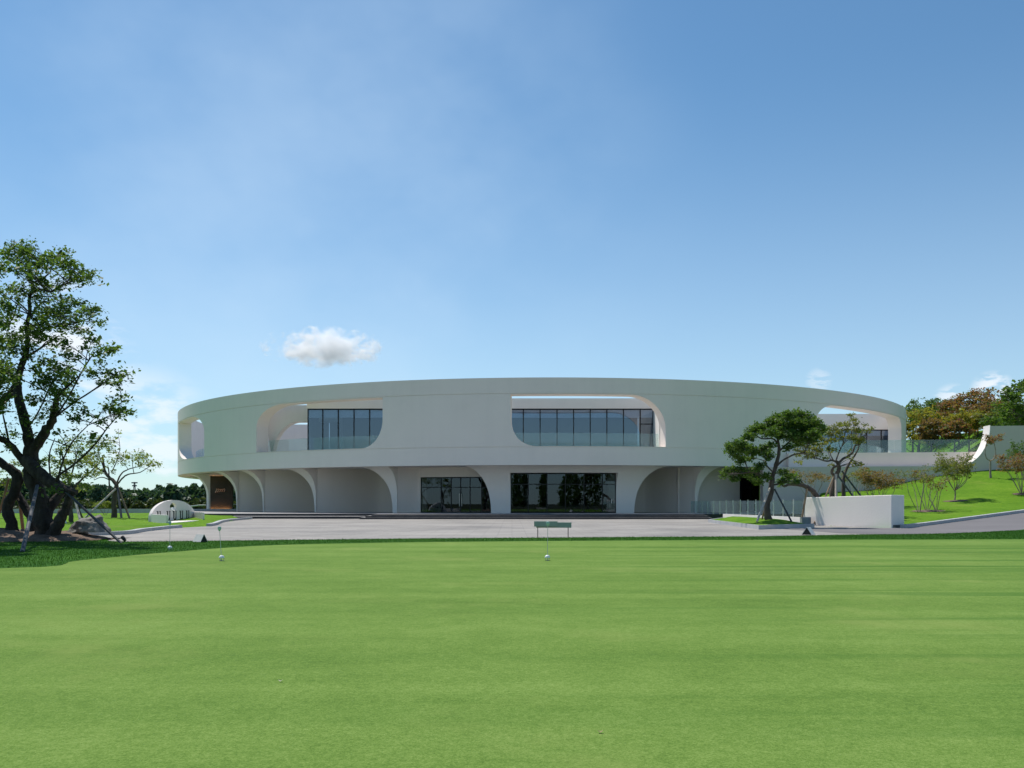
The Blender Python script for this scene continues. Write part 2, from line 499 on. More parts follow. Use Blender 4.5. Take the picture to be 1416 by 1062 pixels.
def z_of(px, py, r):
    th = theta(px, r)
    Y = C0[1] - r * math.cos(th)
    return EYE - (py - HY) * Y / F


def col_wall(bm, us, P, holes, zb, zt, levels, r_in, closed=False):
    """a wall swept along u: outer face through levels(z0, z1) -> [(z, r)], inner face at r_in, with holes
    given as (u0, u1, lo(u), hi(u)); every hole gets its reveals"""
    us = sorted(set(round(u, 7) for u in us))
    V = bm.verts.new

    def hole_at(u):
        for h in holes:
            if h[0] < u < h[1]: return h
        return None

    def strip(ua, ub, sa, sb):
        la, lb = levels(*sa), levels(*sb)
        n = min(len(la), len(lb))
        A = [V(P(ua, r, z)) for z, r in la[:n]]; B = [V(P(ub, r, z)) for z, r in lb[:n]]
        for k in range(n - 1):
            bm.faces.new((A[k], B[k], B[k + 1], A[k + 1]))
        ia0, ia1, ib0, ib1 = V(P(ua, r_in, sa[0])), V(P(ua, r_in, sa[1])), V(P(ub, r_in, sb[0])), V(P(ub, r_in, sb[1]))
        bm.faces.new((ia0, ia1, ib1, ib0))
        bm.faces.new((A[0], ia0, ib0, B[0]))
        bm.faces.new((A[-1], B[-1], ib1, ia1))

    def cap(u, s):
        if s[1] - s[0] < 1e-3: return
        l = levels(*s)
        A = [V(P(u, r, z)) for z, r in l]
        B = [V(P(u, r_in, z)) for z, r in l]
        for k in range(len(l) - 1):
            if abs(l[k][0] - l[k + 1][0]) < 1e-6: continue
            bm.faces.new((A[k], A[k + 1], B[k + 1], B[k]))

    prev = None
    for ua, ub in zip(us, us[1:]):
        h = hole_at((ua + ub) / 2)
        if h is None:
            strip(ua, ub, (zb, zt), (zb, zt))
        else:
            la, ha, lb, hb = h[2](ua), h[3](ua), h[2](ub), h[3](ub)
            if max(la, lb) > zb + 1e-3: strip(ua, ub, (zb, la), (zb, lb))
            if min(ha, hb) < zt - 1e-3: strip(ua, ub, (ha, zt), (hb, zt))
        if h is not prev:
            for hh in (prev, h):
                if hh is not None: cap(ua, (max(hh[2](ua), zb), min(hh[3](ua), zt)))
        prev = h
    if not closed:
        cap(us[0], (zb, zt)); cap(us[-1], (zb, zt))


def lerp_curve(pts):
    xs = np.array([p[0] for p in pts]); ys = np.array([p[1] for p in pts])
    o = np.argsort(xs, kind='stable')
    xs, ys = xs[o], ys[o]
    return lambda u: float(np.interp(u, xs, ys))


def arc(u0, z0, u1, z1, n=26, kind='rise'):
    """quarter ellipse from (u0,z0) to (u1,z1): 'rise' starts vertical, 'fall' starts horizontal"""
    out = []
    for i in range(n + 1):
        t = math.pi / 2 * i / n
        if kind == 'rise': out.append((u0 + (u1 - u0) * (1 - math.cos(t)), z0 + (z1 - z0) * math.sin(t)))
        else: out.append((u0 + (u1 - u0) * math.sin(t), z0 + (z1 - z0) * (1 - math.cos(t))))
    return out


def ring_hole(u0, u1, up, low):
    """up / low: lists of (u, z)"""
    return (u0, u1, lerp_curve(low), lerp_curve(up)), [p[0] for p in up + low]


T = lambda px: theta(px, RO)
ring_holes, ring_us = [], []


def add_hole(u0, u1, up, low):
    h, us = ring_hole(u0, u1, up, low)
    ring_holes.append(h); ring_us.extend(us + [u0, u1])


ZP, ZL = Z_PAR, Z_LIN
# central opening: square top-left, round top-right, round bottom-left
a, b_ = T(706), T(920.5)
add_hole(a, b_, [(a, ZL)] + arc(T(872), ZL, b_, z_of(920, 594, RO), kind='fall'),
         arc(a, z_of(706, 581, RO), T(742), ZP)[0:] + [(b_, ZP)])
# left opening: round top-left, square top-right, round bottom-right
a, b_ = T(354.5), T(529)
add_hole(a, b_, arc(a, z_of(354.5, 592, RO), T(392), ZL) + [(b_, ZL)],
         [(a, ZP)] + arc(T(499), ZP, b_, z_of(529, 580, RO), kind='fall'))
# left end opening
a, b_ = R(-64.5), T(282.3)
add_hole(a, b_, [(a, ZL)] + arc(b_ - R(5.0), ZL, b_, 8.9, kind='fall'), arc(a, 8.2, a + R(7), ZP) + [(b_, ZP)])
# right opening
a, b_ = T(1125), T(1246.5)
add_hole(a, b_, arc(a, 8.3, T(1152), ZL) + arc(b_ - R(2.6), ZL, b_, 9.6, kind='fall'),
         [(a, ZP)] + arc(b_ - R(2.2), ZP, b_, 7.5, kind='fall'))

house = empty('clubhouse', (C0[0], C0[1], 0), 'round two storey pale rendered building with arched openings in its ring wall', 'building')
GD = 0.05


def ring_levels(z0, z1):
    out = [(z0, RO)]
    for g in (Z_PAR - 0.10, Z_LIN + 0.04):
        if z0 + 0.01 < g and g + 0.06 < z1 - 0.01:
            out += [(g, RO), (g, RO - GD), (g + 0.06, RO - GD), (g + 0.06, RO)]
    return out + [(z1, RO)]


bm = bmesh.new()
col_wall(bm, ring_us + [R(-180 + 0.75 * i) for i in range(481)], cyl, ring_holes, Z_SOF, Z_TOP, ring_levels, RI, closed=True)
obj('ring_wall', bm, M['facade'], house, smooth=28)


def annulus(bm, r0, r1, z0, z1, t0, t1, n):
    prev = None
    for i in range(n + 1):
        t = t0 + (t1 - t0) * i / n
        q = [bm.verts.new(cyl(t, r0, z0)), bm.verts.new(cyl(t, r1, z0)), bm.verts.new(cyl(t, r1, z1)), bm.verts.new(cyl(t, r0, z1))]
        if prev:
            for k in range(4):
                bm.faces.new((prev[k], q[k], q[(k + 1) % 4], prev[(k + 1) % 4]))
        prev = q


bm = bmesh.new()
annulus(bm, 24, RI - 0.01, 4.70, 5.85, R(-180), R(180), 240)
obj('floor_slab', bm, M['facade'], house, smooth=30)
bm = bmesh.new()
annulus(bm, 24.3, RI - 0.012, 5.854, 5.875, R(-180), R(180), 180)
obj('terrace_paving', bm, M['slab'], house, smooth=30)

# ---- ground floor shell: coved wall with arched niches
RG, RB, RS, RD = 45.4, 39.2, 45.22, 43.2


def shell_levels(z0, z1, K=14):
    out = []
    for k in range(K + 1):
        z = z0 + (z1 - z0) * k / K
        t = min(1.0, max(0.0, (z - 2.1) / (Z_SOF - 2.1)))
        out.append((z, RG + 2.25 * (1 - math.sqrt(max(0.0, 1 - t * t * 0.98)))))
    return out


TG = lambda px: theta(px, RG)
ZH = 4.635
sh_holes, sh_us = [], []


def niche_left(px0, px1, w, gap=0.08):
    """opening whose right edge is a quarter arch standing on px1"""
    u0 = TG(px0) + R(gap); u1 = TG(px1)
    up = [(u0, ZH)] + arc(u1 - R(w), ZH, u1, Z_PL + 0.01, n=30, kind='fall')
    h, us = ring_hole(u0, u1, up, [(u0, 0), (u1, 0)])
    sh_holes.append(h); sh_us.extend(us + [u0, u1])


def niche_right(px0, px1, w, gap=0.25):
    u0 = TG(px0); u1 = TG(px1) - R(gap)
    up = arc(u0, Z_PL + 0.01, u0 + R(w), ZH, n=30, kind='rise') + [(u1, ZH)]
    h, us = ring_hole(u0, u1, up, [(u0, 0), (u1, 0)])
    sh_holes.append(h); sh_us.extend(us + [u0, u1])


uF0 = R(-60.0)
f0b = uF0 + R(1.5)
u1 = TG(327)
up = [(f0b, ZH)] + arc(u1 - R(2.2), ZH, u1, Z_PL + 0.01, n=30, kind='fall')
h, us = ring_hole(f0b, u1, up, [(f0b, 0), (u1, 0)])
sh_holes.append(h); sh_us += us + [f0b, u1]
niche_left(327.5, 363.5, 2.0)
niche_left(364, 435, 2.7)
niche_left(436, 543, 3.0)
niche_left(549, 679, 2.8, gap=0)
# window in the central block
u0, u1 = TG(706), TG(852)
WT = 3.62 + 0.42
h, us = ring_hole(u0, u1, [(u0, WT), (u1, WT)], [(u0, 0), (u1, 0)])
sh_holes.append(h); sh_us += us
niche_right(877, 963, 3.4, gap=0.2)
niche_right(963.5, 1050, 2.1, gap=-0.3)
niche_right(1083, 1110, 1.2)
uEnd = TG(1150)
bm = bmesh.new()
col_wall(bm, sh_us + [uF0, uEnd] + [uF0 + (uEnd - uF0) * i / 160 for i in range(161)], cyl, sh_holes, Z_PL + 0.002, ZH, shell_levels, RS)
pieces('ground_floor_wall', bm, M['facade'], house, smooth=35)

# back walls of the niches: each curves from flush at its closed side to deep at its arched side
TB = lambda px: theta(px, RD - 0.02)
dr0, dr1 = TB(581.5), TB(690)
gl0, gl1 = TB(1023), TB(1056)
DH = 3.72


def niche_back(ua, ub, side, holes=(), reach=0.75, rb=None):
    """side -1: flush on the left end; +1: flush on the right end"""
    L_ = ub - ua
    def rr(u):
        t = (u - ua) / (reach * L_) if side < 0 else (ub - u) / (reach * L_)
        t = min(1.0, max(0.0, t))
        return (RS - 0.02) + ((rb or RB) - RS) * math.sin(t * math.pi / 2)
    bm = bmesh.new()
    us_ = [ua + L_ * i / 60 for i in range(61)] + [h[0] for h in holes] + [h[1] for h in holes]
    P = lambda u, r, z: cyl(u, rr(u) + r, z)
    col_wall(bm, us_, P, [(h[0], h[1], (lambda u: 0.0), (lambda u, t=h[2]: t)) for h in holes], Z_PL + 0.004, 4.69, lambda z0, z1: [(z0, 0.0), (z1, 0.0)], -0.3)
    pieces('niche_wall', bm, M['facade'], house, smooth=30)


niche_back(TG(327) + R(0.1), TG(363.5) + R(0.9), -1, reach=0.55)
niche_back(TG(364) + R(0.1), TG(435) + R(0.9), -1, reach=0.40)
niche_back(TG(436) + R(0.1), TG(543) + R(0.9), -1, reach=0.36)
niche_back(TG(549) - R(0.1), dr1, -1, [(dr0, dr1 - R(0.05), DH + 0.05)], reach=(dr0 - TG(549) + R(0.1)) / (dr1 - TG(549) + R(0.1)), rb=RD)
niche_back(TG(877) - R(1.0), TG(963) + R(0.0), 1, reach=0.40)
niche_back(TG(963.5) - R(1.0), TG(1150) - R(0.1), 1, [(gl0, gl1, 4.0)], reach=0.35, rb=RD)
# lobby behind the glass
bm = bmesh.new()
annulus(bm, 32.5, 32.8, Z_PL + 0.006, 4.69, R(-22), R(36), 60)
annulus(bm, 32.82, 38.7, 4.60, 4.66, R(-22), R(36), 60)
annulus(bm, 38.72, 42.7, 4.60, 4.66, R(-15.5), R(10.5), 40)
for t in (R(-22), R(36)):
    m_ = Matrix.Translation((C0[0], C0[1], 0)) @ Matrix.Rotation(t, 4, 'Z')
    box(bm, -0.15, 0.15, -38.6, -32.9, Z_PL + 0.006, 4.58, m_)
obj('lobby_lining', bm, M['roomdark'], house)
for nm, t, r_, w_, h_ in (('reception_counter', -9, 35.5, 1.2, 1.1), ('display_stand', -3, 36.5, 0.5, 2.2), ('sofa', 2, 36, 1.6, 0.75), ('sofa', 5.4, 36.8, 1.5, 0.75), ('display_stand', 8, 35.5, 0.4, 2.0)):
    c = cyl(R(t), r_, 0)
    bm = bmesh.new()
    box(bm, c.x - w_, c.x + w_, c.y - 0.4, c.y + 0.4, Z_PL + 0.01, Z_PL + h_)
    bmesh.ops.bevel(bm, geom=bm.edges[:], offset=.04, segments=2, affect='EDGES')
    obj(nm, bm, M['room'], house)


def curved_window(name, px_list, r, z0, z1, transoms, glass, fw=0.07, label=None, door_px=None):
    """frame along the curve with mullions at the pixels of px_list; one pane mesh as sub-part"""
    fr, gl = bmesh.new(), bmesh.new()
    ths = [theta(p, r) for p in px_list]
    for t in ths:
        m_ = Matrix.Translation(cyl(t, r, 0)) @ Matrix.Rotation(t, 4, 'Z')
        box(fr, -fw / 2, fw / 2, -0.06, 0.10, z0, z1, m_)
    for ta, tb in zip(ths, ths[1:]):
        A, B = cyl(ta, r, 0), cyl(tb, r, 0)
        d = (B - A); ln = d.length; ang = math.atan2(d.y, d.x)
        m_ = Matrix.Translation(A) @ Matrix.Rotation(ang, 4, 'Z')
        for z, hh_ in [(z0, 0.08), (z1 - 0.10, 0.10)] + [(zz, 0.07) for zz in transoms]:
            box(fr, fw / 2 + 0.001, ln - fw / 2 - 0.001, -0.05, 0.09, z, z + hh_, m_)
        box(gl, fw / 2 + 0.002, ln - fw / 2 - 0.002, 0.02, 0.04, z0 + 0.04, z1 - 0.05, m_)
    o = obj(name, fr, M['frame'], house)
    if label: o['label'] = label
    obj('pane', gl, glass, o)
    return o


tr = 2.66
w = curved_window('window', [706.6, 730.5, 756.5, 781.8, 807.5, 833, 851.4], RG - 0.12, Z_PL + 0.02, WT - 0.01, [tr + 0.4 - 0.08], M['glassdark'], label='wide ground floor window with six panes and a transom')
w = curved_window('entrance_door', [582, 610, 624, 637, 650, 666, 691], RD - 0.12, Z_PL + 0.02, DH + 0.04, [2.75], M['glassdark'], label='dark glazed entrance doors beneath the quarter arch')
bm = bmesh.new()
for px in (635.3, 638.7):
    c = cyl(theta(px, RD), RD + 0.02, 0)
    tube(bm, [c + Vector((0, 0, 1.0)), c + Vector((0, 0, 2.2))], 0.022, 8)
obj('handle', bm, M['steel'], w)
w = curved_window('side_door', [1024.5, 1038, 1055.5], RD - 0.12, Z_PL + 0.02, 3.96, [2.75], M['glassdark'], label='narrow dark glazed door beside the pine')
bm = bmesh.new()
c = cyl(theta(845.5, RG), RG - 0.02, 0)
box(bm, c.x - 0.02, c.x + 0.02, c.y - 0.10, c.y - 0.05, 1.3, 1.65)
obj('window_handle', bm, M['steel'], house)

# ---- upper rooms behind the ring
def glazed_room(x0, x1, y0, y1, zfas, ztop, mull, doors=None, label=None, blind=0.85):
    bm = bmesh.new()
    box(bm, x0 - 0.02, x1 + 0.02, y0 - 0.12, y1, zfas, ztop)
    ro = obj('upper_room', bm, M['inner'], house)
    if label: ro['label'] = label
    bm = bmesh.new()
    box(bm, x0 + 0.3, x1 - 0.3, y1 - 0.25, y1 - 0.05, 5.88, zfas - 0.004)
    box(bm, x0 + 0.005, x0 + 0.22, y0 + 0.3, y1 - 0.05, 5.88, zfas - 0.004)
    box(bm, x1 - 0.22, x1 - 0.005, y0 + 0.3, y1 - 0.05, 5.88, zfas - 0.004)
    obj('room_wall', bm, M['room'], ro)
    fr, gl, bl = bmesh.new(), bmesh.new(), bmesh.new()
    ms = sorted(mull)
    for m_ in ms:
        box(fr, m_ - 0.045, m_ + 0.045, y0, y0 + 0.16, 5.88, zfas - 0.003)
    for a, b in zip(ms, ms[1:]):
        for z, h in ((5.89, 0.08), (zfas - 0.12, 0.115)):
            box(fr, a + 0.046, b - 0.046, y0 + 0.01, y0 + 0.15, z, z + h)
        box(gl, a + 0.047, b - 0.047, y0 + 0.07, y0 + 0.09, 5.95, zfas - 0.1)
        if blind: box(bl, a + 0.06, b - 0.06, y0 + 0.24, y0 + 0.25, zfas - blind - (0.02 if random.random() < .5 else 0), zfas - 0.01)
    if doors:
        a, b, zt_ = doors
        box(fr, a + 0.046, b - 0.046, y0 + 0.01, y0 + 0.15, zt_, zt_ + 0.09)
    wdw = obj('window', fr, M['frame'], ro)
    obj('pane', gl, M['glass'], wdw)
    if blind: obj('roller_blind', bl, M['blind'], ro)
    return ro


Yc = 83.6
mull = [gx(p, Yc) for p in (425.8, 446.2, 467.6, 489.4, 511.0, 532.6, 554.2, 576, 600, 624, 650, 676, 701, 723.7, 746.9, 770.3, 793.3, 816.3, 839.3, 862.3, 885.5, 903.4)]
rz = lambda py, Y: EYE - (py - HY) * Y / F
glazed_room(gx(425, Yc), gx(904.5, Yc), Yc, Yc + 9.0, rz(565, Yc), rz(551, Yc), mull, (mull[-2], mull[-1], rz(587, Yc)), 'glazed upper room behind the central and left openings')
Yr = 102.8
mull = [gx(p, Yr) for p in (1090, 1112, 1134, 1156, 1178, 1198.8, 1219, 1233.5)]
glazed_room(gx(1085, Yr), gx(1234.5, Yr), Yr, Yr + 7.0, rz(594, Yr), rz(572.5, Yr), mull, None, 'glazed upper room behind the right opening', blind=0.7)

# court walls seen through the left opening: a wall standing on trumpet feet, pale wall beyond
def plane_wall(Y0, Y1):
    return lambda u, r, z: Vector((u, r, z))


Yw = 87.6
PX = lambda px: gx(px, Yw)
ZWT = rz(560.2, Yw)
upA = arc(PX(376.5), 5.88, PX(413), rz(583, Yw), n=24, kind='rise') + [(PX(470), rz(583, Yw))]
upB = [(PX(340), rz(580, Yw))] + arc(PX(352), rz(580, Yw), PX(374.6), 5.88, n=24, kind='fall')
hA, usA = ring_hole(PX(376.5), PX(470), upA, [(PX(376.5), 0), (PX(470), 0)])
hB, usB = ring_hole(PX(340), PX(374.6), upB, [(PX(340), 0), (PX(374.6), 0)])
bm = bmesh.new()
lv = lambda z0, z1, K=1: [(z0, Yw), (z1, Yw)]
col_wall(bm, usA + usB + [PX(337), PX(340), PX(470), PX(424), PX(374.6), PX(376.5)], plane_wall(0, 0), [hA, hB], 5.877, ZWT, lv, Yw + 1.3)
obj('court_wall', bm, M['inner'], house, smooth=30)
bm = bmesh.new()
box(bm, gx(352, 100), gx(440, 100), 100, 100.4, 5.88, rz(587, 100))
obj('court_wall', bm, M['white'], house)
# sunlit return at the right of the central opening
bm = bmesh.new()
p0 = cyl(T(919.6), RI - 0.01, 0)
xr_ = gx(905.2, Yc)
prism(bm, [(p0.x, p0.y), (p0.x + 0.4, p0.y + 0.03), (xr_ + 0.5, Yc + 0.4), (xr_, Yc + 0.4)], 5.877, 10.25)
obj('return_wall', bm, M['inner'], house)

# glass balustrade round the terrace
def arc_rail(t0, t1, r, z0, z1):
    n = max(2, int((t1 - t0) * r / 1.6))
    gl, ps = bmesh.new(), bmesh.new()
    for i in range(n):
        a, b = t0 + (t1 - t0) * i / n, t0 + (t1 - t0) * (i + 1) / n
        A, B = cyl(a, r, 0), cyl(b, r, 0)
        d = B - A
        m_ = Matrix.Translation(A) @ Matrix.Rotation(math.atan2(d.y, d.x), 4, 'Z')
        box(gl, 0.01, d.length - 0.01, 0, 0.016, z0 + 0.05, z1, m_)
        box(ps, 0.0, d.length, -0.012, 0.03, z0, z0 + 0.045, m_)
    o = obj('terrace_balustrade', ps, M['steel'], house)
    obj('glass_panel', gl, M['rail'], o)


for a, b in ((TG(340), TG(545)), (TG(690), TG(935)), (R(-72), T(300)), (T(1110), R(66))):
    arc_rail(a, b, 45.9, 5.88, 7.62)

# bronze feature wall in the porch
bz = bmesh.new()
Yb = 108.6
x0, x1 = gx(285, Yb), gx(321, Yb)
box(bz, x0, x1, Yb, Yb + 0.5, Z_PL + 0.004, 4.695)
bw = obj('bronze_panel', bz, M['bronze'], house)
bw['label'] = 'dark bronze wall panel with copper script and warm light at its foot'
bm = bmesh.new()
box(bm, gx(288, Yb), gx(318.5, Yb), Yb - 0.16, Yb - 0.10, Z_PL + 0.006, Z_PL + 0.03)
obj('strip_light', bm, M['glow'], bw)
bm = bmesh.new()
# flowing script word, one continuous bent rod
S = []
for i in range(90):
    t = i / 89
    x = 297.8 + 12.8 * t + 1.0 * math.sin(t * 2 * math.pi * 4.5 + 0.6)
    amp = 2.9 - 1.2 * min(1, t * 2.2) + (0.4 if t > 0.8 else 0)
    y = 678.6 - 0.6 * t - amp * math.cos(t * 2 * math.pi * 4.5)
    p = at(x + 0.5 * (678 - y) * 0.55, y, Yb - 0.05)
    S.append(p)
tube(bm, S, 0.045, 6)
obj('script_lettering', bm, M['copper'], bw)
bm = bmesh.new()
for i in range(8):
    p = at(299.3 + i * 1.12, 684.0, Yb)
    box(bm, p.x - 0.035, p.x + 0.035, Yb - 0.03, Yb - 0.004, p.z - 0.05 - 0.02 * (i % 2), p.z + 0.05 + 0.03 * (i % 3 == 0))
obj('small_lettering', bm, M['black'], bw)

# plinth and steps
bm = bmesh.new()
ZS = [0.133, 0.266, 0.398]
XL, XR = gx(497, 70), gx(985, 70)
box(bm, XL, XR, 70.0, 90, -0.1, ZS[0])
box(bm, XL + 0.42, XR - 0.2, 70.42, 89, ZS[0] + 0.001, ZS[1])
box(bm, XL + 0.84, XR - 0.4, 70.84, 88, ZS[1] + 0.001, ZS[2])
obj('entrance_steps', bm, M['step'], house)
bm = bmesh.new()
pl = [(gx(262, 74.5), 74.5), (XL + 1.2, 74.5), (XR + 0.5, 72.5), (30, 76), (46, 104), (46, 118), (-45, 118), (-42, 104), (-30, 84)]
prism(bm, pl, -0.1, Z_PL)
pl2 = [(gx(300, 72), 72), (XL - 0.02, 72), (XL - 0.02, 74.49), (gx(290, 74), 74.49)]
prism(bm, pl2, -0.1, 0.2)
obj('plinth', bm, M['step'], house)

# ------------------------------------------------------------------ terrain
def sstep(t):
    t = np.clip(t, 0, 1); return t * t * (3 - 2 * t)


K0 = np.array((21.0, 45.9)); KD = np.array((0.81, 0.586)); KN = np.array((-0.586, 0.81))
WALL_A, WALL_B = np.array((27.0, 78.6)), np.array((64.0, 74.0))


def road_z(X, Y):
    s = (X - K0[0]) * KD[0] + (Y - K0[1]) * KD[1]
    t = (X - K0[0]) * KN[0] + (Y - K0[1]) * KN[1]
    return 0.055 * np.clip(s, 0, 60) * sstep((X - 14) / 8) * (1 - sstep((t - 0.6) / 1.0))


def ground_z(X, Y):
    X = np.asarray(X, float); Y = np.asarray(Y, float)
    z = np.full(np.broadcast(X, Y).shape, -0.10)
    # lawn on the left, gently mounded
    xb = np.interp(Y, [33, 36.5, 41, 45, 48, 50, 57, 69, 74, 84, 104, 118], [-17, -17.1, -17.7, -18.2, -17.3, -17.5, -19.3, -21.3, -27.5, -30, -42, -45])
    yk = np.interp(X, [-36, -21, -16.9], [34.4, 35.2, 36.6])
    left = sstep((xb - X - 0.1) / 0.9) * sstep((Y - yk - 0.1) / 0.9) * sstep((140 - Y) / 30)
    left = left * (1 - 0.55 * np.exp(-((X + 21) / 3.0) ** 2 - ((Y - 56) / 6.0) ** 2))
    z = z + left * (0.22 + 0.24 * sstep((Y - 44) / 12) * sstep((96 - Y) / 20) + 0.06 * np.sin(X * 0.5) * np.sin(Y * 0.33))
    # right slope
    s = (X - K0[0]) * KD[0] + (Y - K0[1]) * KD[1]
    t = (X - K0[0]) * KN[0] + (Y - K0[1]) * KN[1]
    e = np.where(X > 32.3, 0.0425 + 0.0133 * (X - 32.3), 0.0425 - 0.0016 * (32.3 - X))
    slope = 0.055 * np.clip(s, 0, 60) + np.clip(t, 0, 40) * np.clip(e, 0.02, 0.4) + 0.10
    xl = np.interp(Y, [40, 46.2, 50.6, 60, 70, 78, 90], [21.2, 20.9, 18.2, 20.5, 24.5, 27, 30])
    front = sstep((t + 0.3) / 0.5) * sstep((X - xl) / 1.0)
    wl = 78.6 + (X - 27.0) * (74.0 - 78.6) / 37.0
    ahead = sstep((wl + 1.5 - Y) / 0.5)
    zr = road_z(X, Y) - 0.10
    z = np.where(X > 14, np.maximum(z, zr), z)
    z = z * (1 - front * ahead) + slope * front * ahead
    # hill behind the wall
    r = np.hypot(X - C0[0], Y - C0[1])
    hill = sstep((r - 49.5) / 1.5) * sstep((X - 38) / 10) * (1 - ahead)
    hz = 4.8 + 6.8 * sstep((r - 49.5) / 14) * sstep((Y - 78) / 34) + 0.008 * np.clip(r - 75, 0, 200)
    z = z * (1 - hill) + hz * hill * sstep((900 - r) / 400) 
    # valley under the far wood on the left
    far = sstep((Y - 150) / 40) * sstep((-30 - X) / 30)
    z = z - 2.0 * far
    return z


def axis(parts):
    out = []
    for a, b, s in parts:
        n = max(1, int(round((b - a) / s)))
        out += [a + (b - a) * i / n for i in range(n)]
    return np.array(out + [parts[-1][1]])


xs = axis([(-4000, -600, 400), (-600, -120, 40), (-120, -40, 5), (-40, 75, 0.8), (75, 150, 5), (150, 600, 50), (600, 4000, 400)])
ys = axis([(-600, -60, 60), (-60, 14, 8), (14, 30, 1.5), (30, 85, 0.8), (85, 150, 2.0), (150, 330, 12), (330, 1000, 80), (1000, 5000, 500)])
GX, GY = np.meshgrid(xs, ys)
GZ = ground_z(GX, GY)
V = np.stack([GX.ravel(), GY.ravel(), GZ.ravel()], 1)
nx, ny = len(xs), len(ys)
ii, jj = np.meshgrid(np.arange(nx - 1), np.arange(ny - 1))
q0 = (jj * nx + ii).ravel()
Q = np.stack([q0, q0 + 1, q0 + nx + 1, q0 + nx], 1)
g = link('ground', arr_mesh('ground', V, Q), M['lawn'], smooth=40)
tag(g, 'bright mown lawn and slopes around the building', None, None, 'structure')


def sheet(name, poly, mat, zfn, step, label):
    """triangulated ground sheet clipped to a polygon, following zfn"""
    bm = bmesh.new()
    P = [Vector((x, y, 0)) for x, y in poly]
    f = bm.faces.new([bm.verts.new(p) for p in P])
    mn = Vector((min(p.x for p in P), min(p.y for p in P), 0)); mx = Vector((max(p.x for p in P), max(p.y for p in P), 0))
    for ax, lo, hi in ((0, mn.x, mx.x), (1, mn.y, mx.y)):
        k = math.floor(lo / step) + 1
        while k * step < hi:
            co = Vector((k * step, 0, 0)) if ax == 0 else Vector((0, k * step, 0))
            no = Vector((1, 0, 0)) if ax == 0 else Vector((0, 1, 0))
            bmesh.ops.bisect_plane(bm, geom=bm.verts[:] + bm.edges[:] + bm.faces[:], plane_co=co, plane_no=no)
            k += 1
    for v in bm.verts:
        v.co.z = float(zfn(v.co.x, v.co.y))
    for f in bm.faces:
        if f.normal.z < 0: f.normal_flip()
    bm.normal_update()
    me = bpy.data.meshes.new(name)
    bm.to_mesh(me); bm.free()
    o = link(name, me, mat, smooth=40)
    return tag(o, label, None, None, 'structure')


gp = lambda px, py, z=0.0: (lambda Y: (gx(px, Y), Y))((EYE - z) * F / (py - HY))


def smooth_poly(pts, n=6):
    out = []
    for i in range(len(pts) - 1):
        p0 = pts[max(i - 1, 0)]; p1 = pts[i]; p2 = pts[i + 1]; p3 = pts[min(i + 2, len(pts) - 1)]
        for k in range(n):
            t = k / n
            out.append(tuple(0.5 * (2 * p1[j] + (p2[j] - p0[j]) * t + (2 * p0[j] - 5 * p1[j] + 4 * p2[j] - p3[j]) * t * t + (3 * p1[j] - p0[j] - 3 * p2[j] + p3[j]) * t ** 3) for j in (0, 1)))
    return out + [tuple(pts[-1])]


green_edge = smooth_poly([(-34, 15.0), (-20, 16.6), gp(0, 787), gp(110, 776), gp(240, 764), gp(370, 755), gp(540, 751), gp(706, 749.2), gp(900, 748), gp(1100, 747.2), gp(1300, 746.8), gp(1416, 746.5), (30, 31.8), (45, 30)], 5)
fringe_edge = smooth_poly([(-34, 33.2), (-22, 33.6), (-16.5, 33.6), (-14.6, 31.0), gp(168, 749.8), gp(300, 748.6), gp(500, 746.2), gp(706, 744.6), gp(900, 743.2), gp(1050, 742.4), gp(1180, 740.0), (17.6, 36.6), (21.0, 38.8), (24.6, 41.6), (36, 49), (50, 57)], 5)
UND = lambda x, y: 0.0
sheet('putting_green', [(45, -12), (-34, -12)][::-1] + green_edge[::-1], M['green'], lambda x, y: 0.018, 1.0, 'smooth pale putting green filling the foreground')
sheet('rough_grass', green_edge + fringe_edge[::-1], M['rough'], lambda x, y: 0.022 + float(road_z(x, y)), 1.0, 'darker strip of longer grass round the green')

# grass blades over the rough strip
def blades(name, pts, h, w, mat, label):
    n = len(pts)
    p = np.asarray(pts)
    a = rng.uniform(0, 2 * math.pi, n); hh = h * rng.uniform(0.55, 1.25, n); ww = w * rng.uniform(0.7, 1.3, n)
    lean = rng.uniform(-0.45, 0.45, (n, 2)) * hh[:, None]
    dx, dy = np.cos(a) * ww, np.sin(a) * ww
    V = np.empty((n, 3, 3))
    V[:, 0] = p + np.stack([dx, dy, np.full(n, -0.01)], 1)
    V[:, 1] = p + np.stack([-dx, -dy, np.full(n, -0.01)], 1)
    V[:, 2] = p + np.stack([lean[:, 0], lean[:, 1], hh], 1)
    me = arr_mesh(name, V.reshape(-1, 3), np.arange(3 * n).reshape(-1, 3))
    o = link(name, me, mat)
    return tag(o, label, None, None, 'stuff')


def inside(px, py, poly):
    poly = np.asarray(poly); x, y = px, py
    r = np.zeros(len(px), bool)
    j = len(poly) - 1
    for i in range(len(poly)):
        xi, yi = poly[i]; xj, yj = poly[j]
        c = ((yi > y) != (yj > y)) & (x < (xj - xi) * (y - yi) / (yj - yi + 1e-12) + xi)
        r ^= c; j = i
    return r


rp = np.array(green_edge + fringe_edge[::-1])
cand = np.stack([rng.uniform(-24, 27, 420000), rng.uniform(17, 42, 420000)], 1)
cand = cand[np.abs(cand[:, 0]) < cand[:, 1] * 0.63]
cand = cand[inside(cand[:, 0], cand[:, 1], rp)]
zz = 0.02 + road_z(cand[:, 0], cand[:, 1])
blades('grass', np.column_stack([cand, zz]), 0.040, 0.008, L_BLADE, 'longer dark green blades of the rough strip')

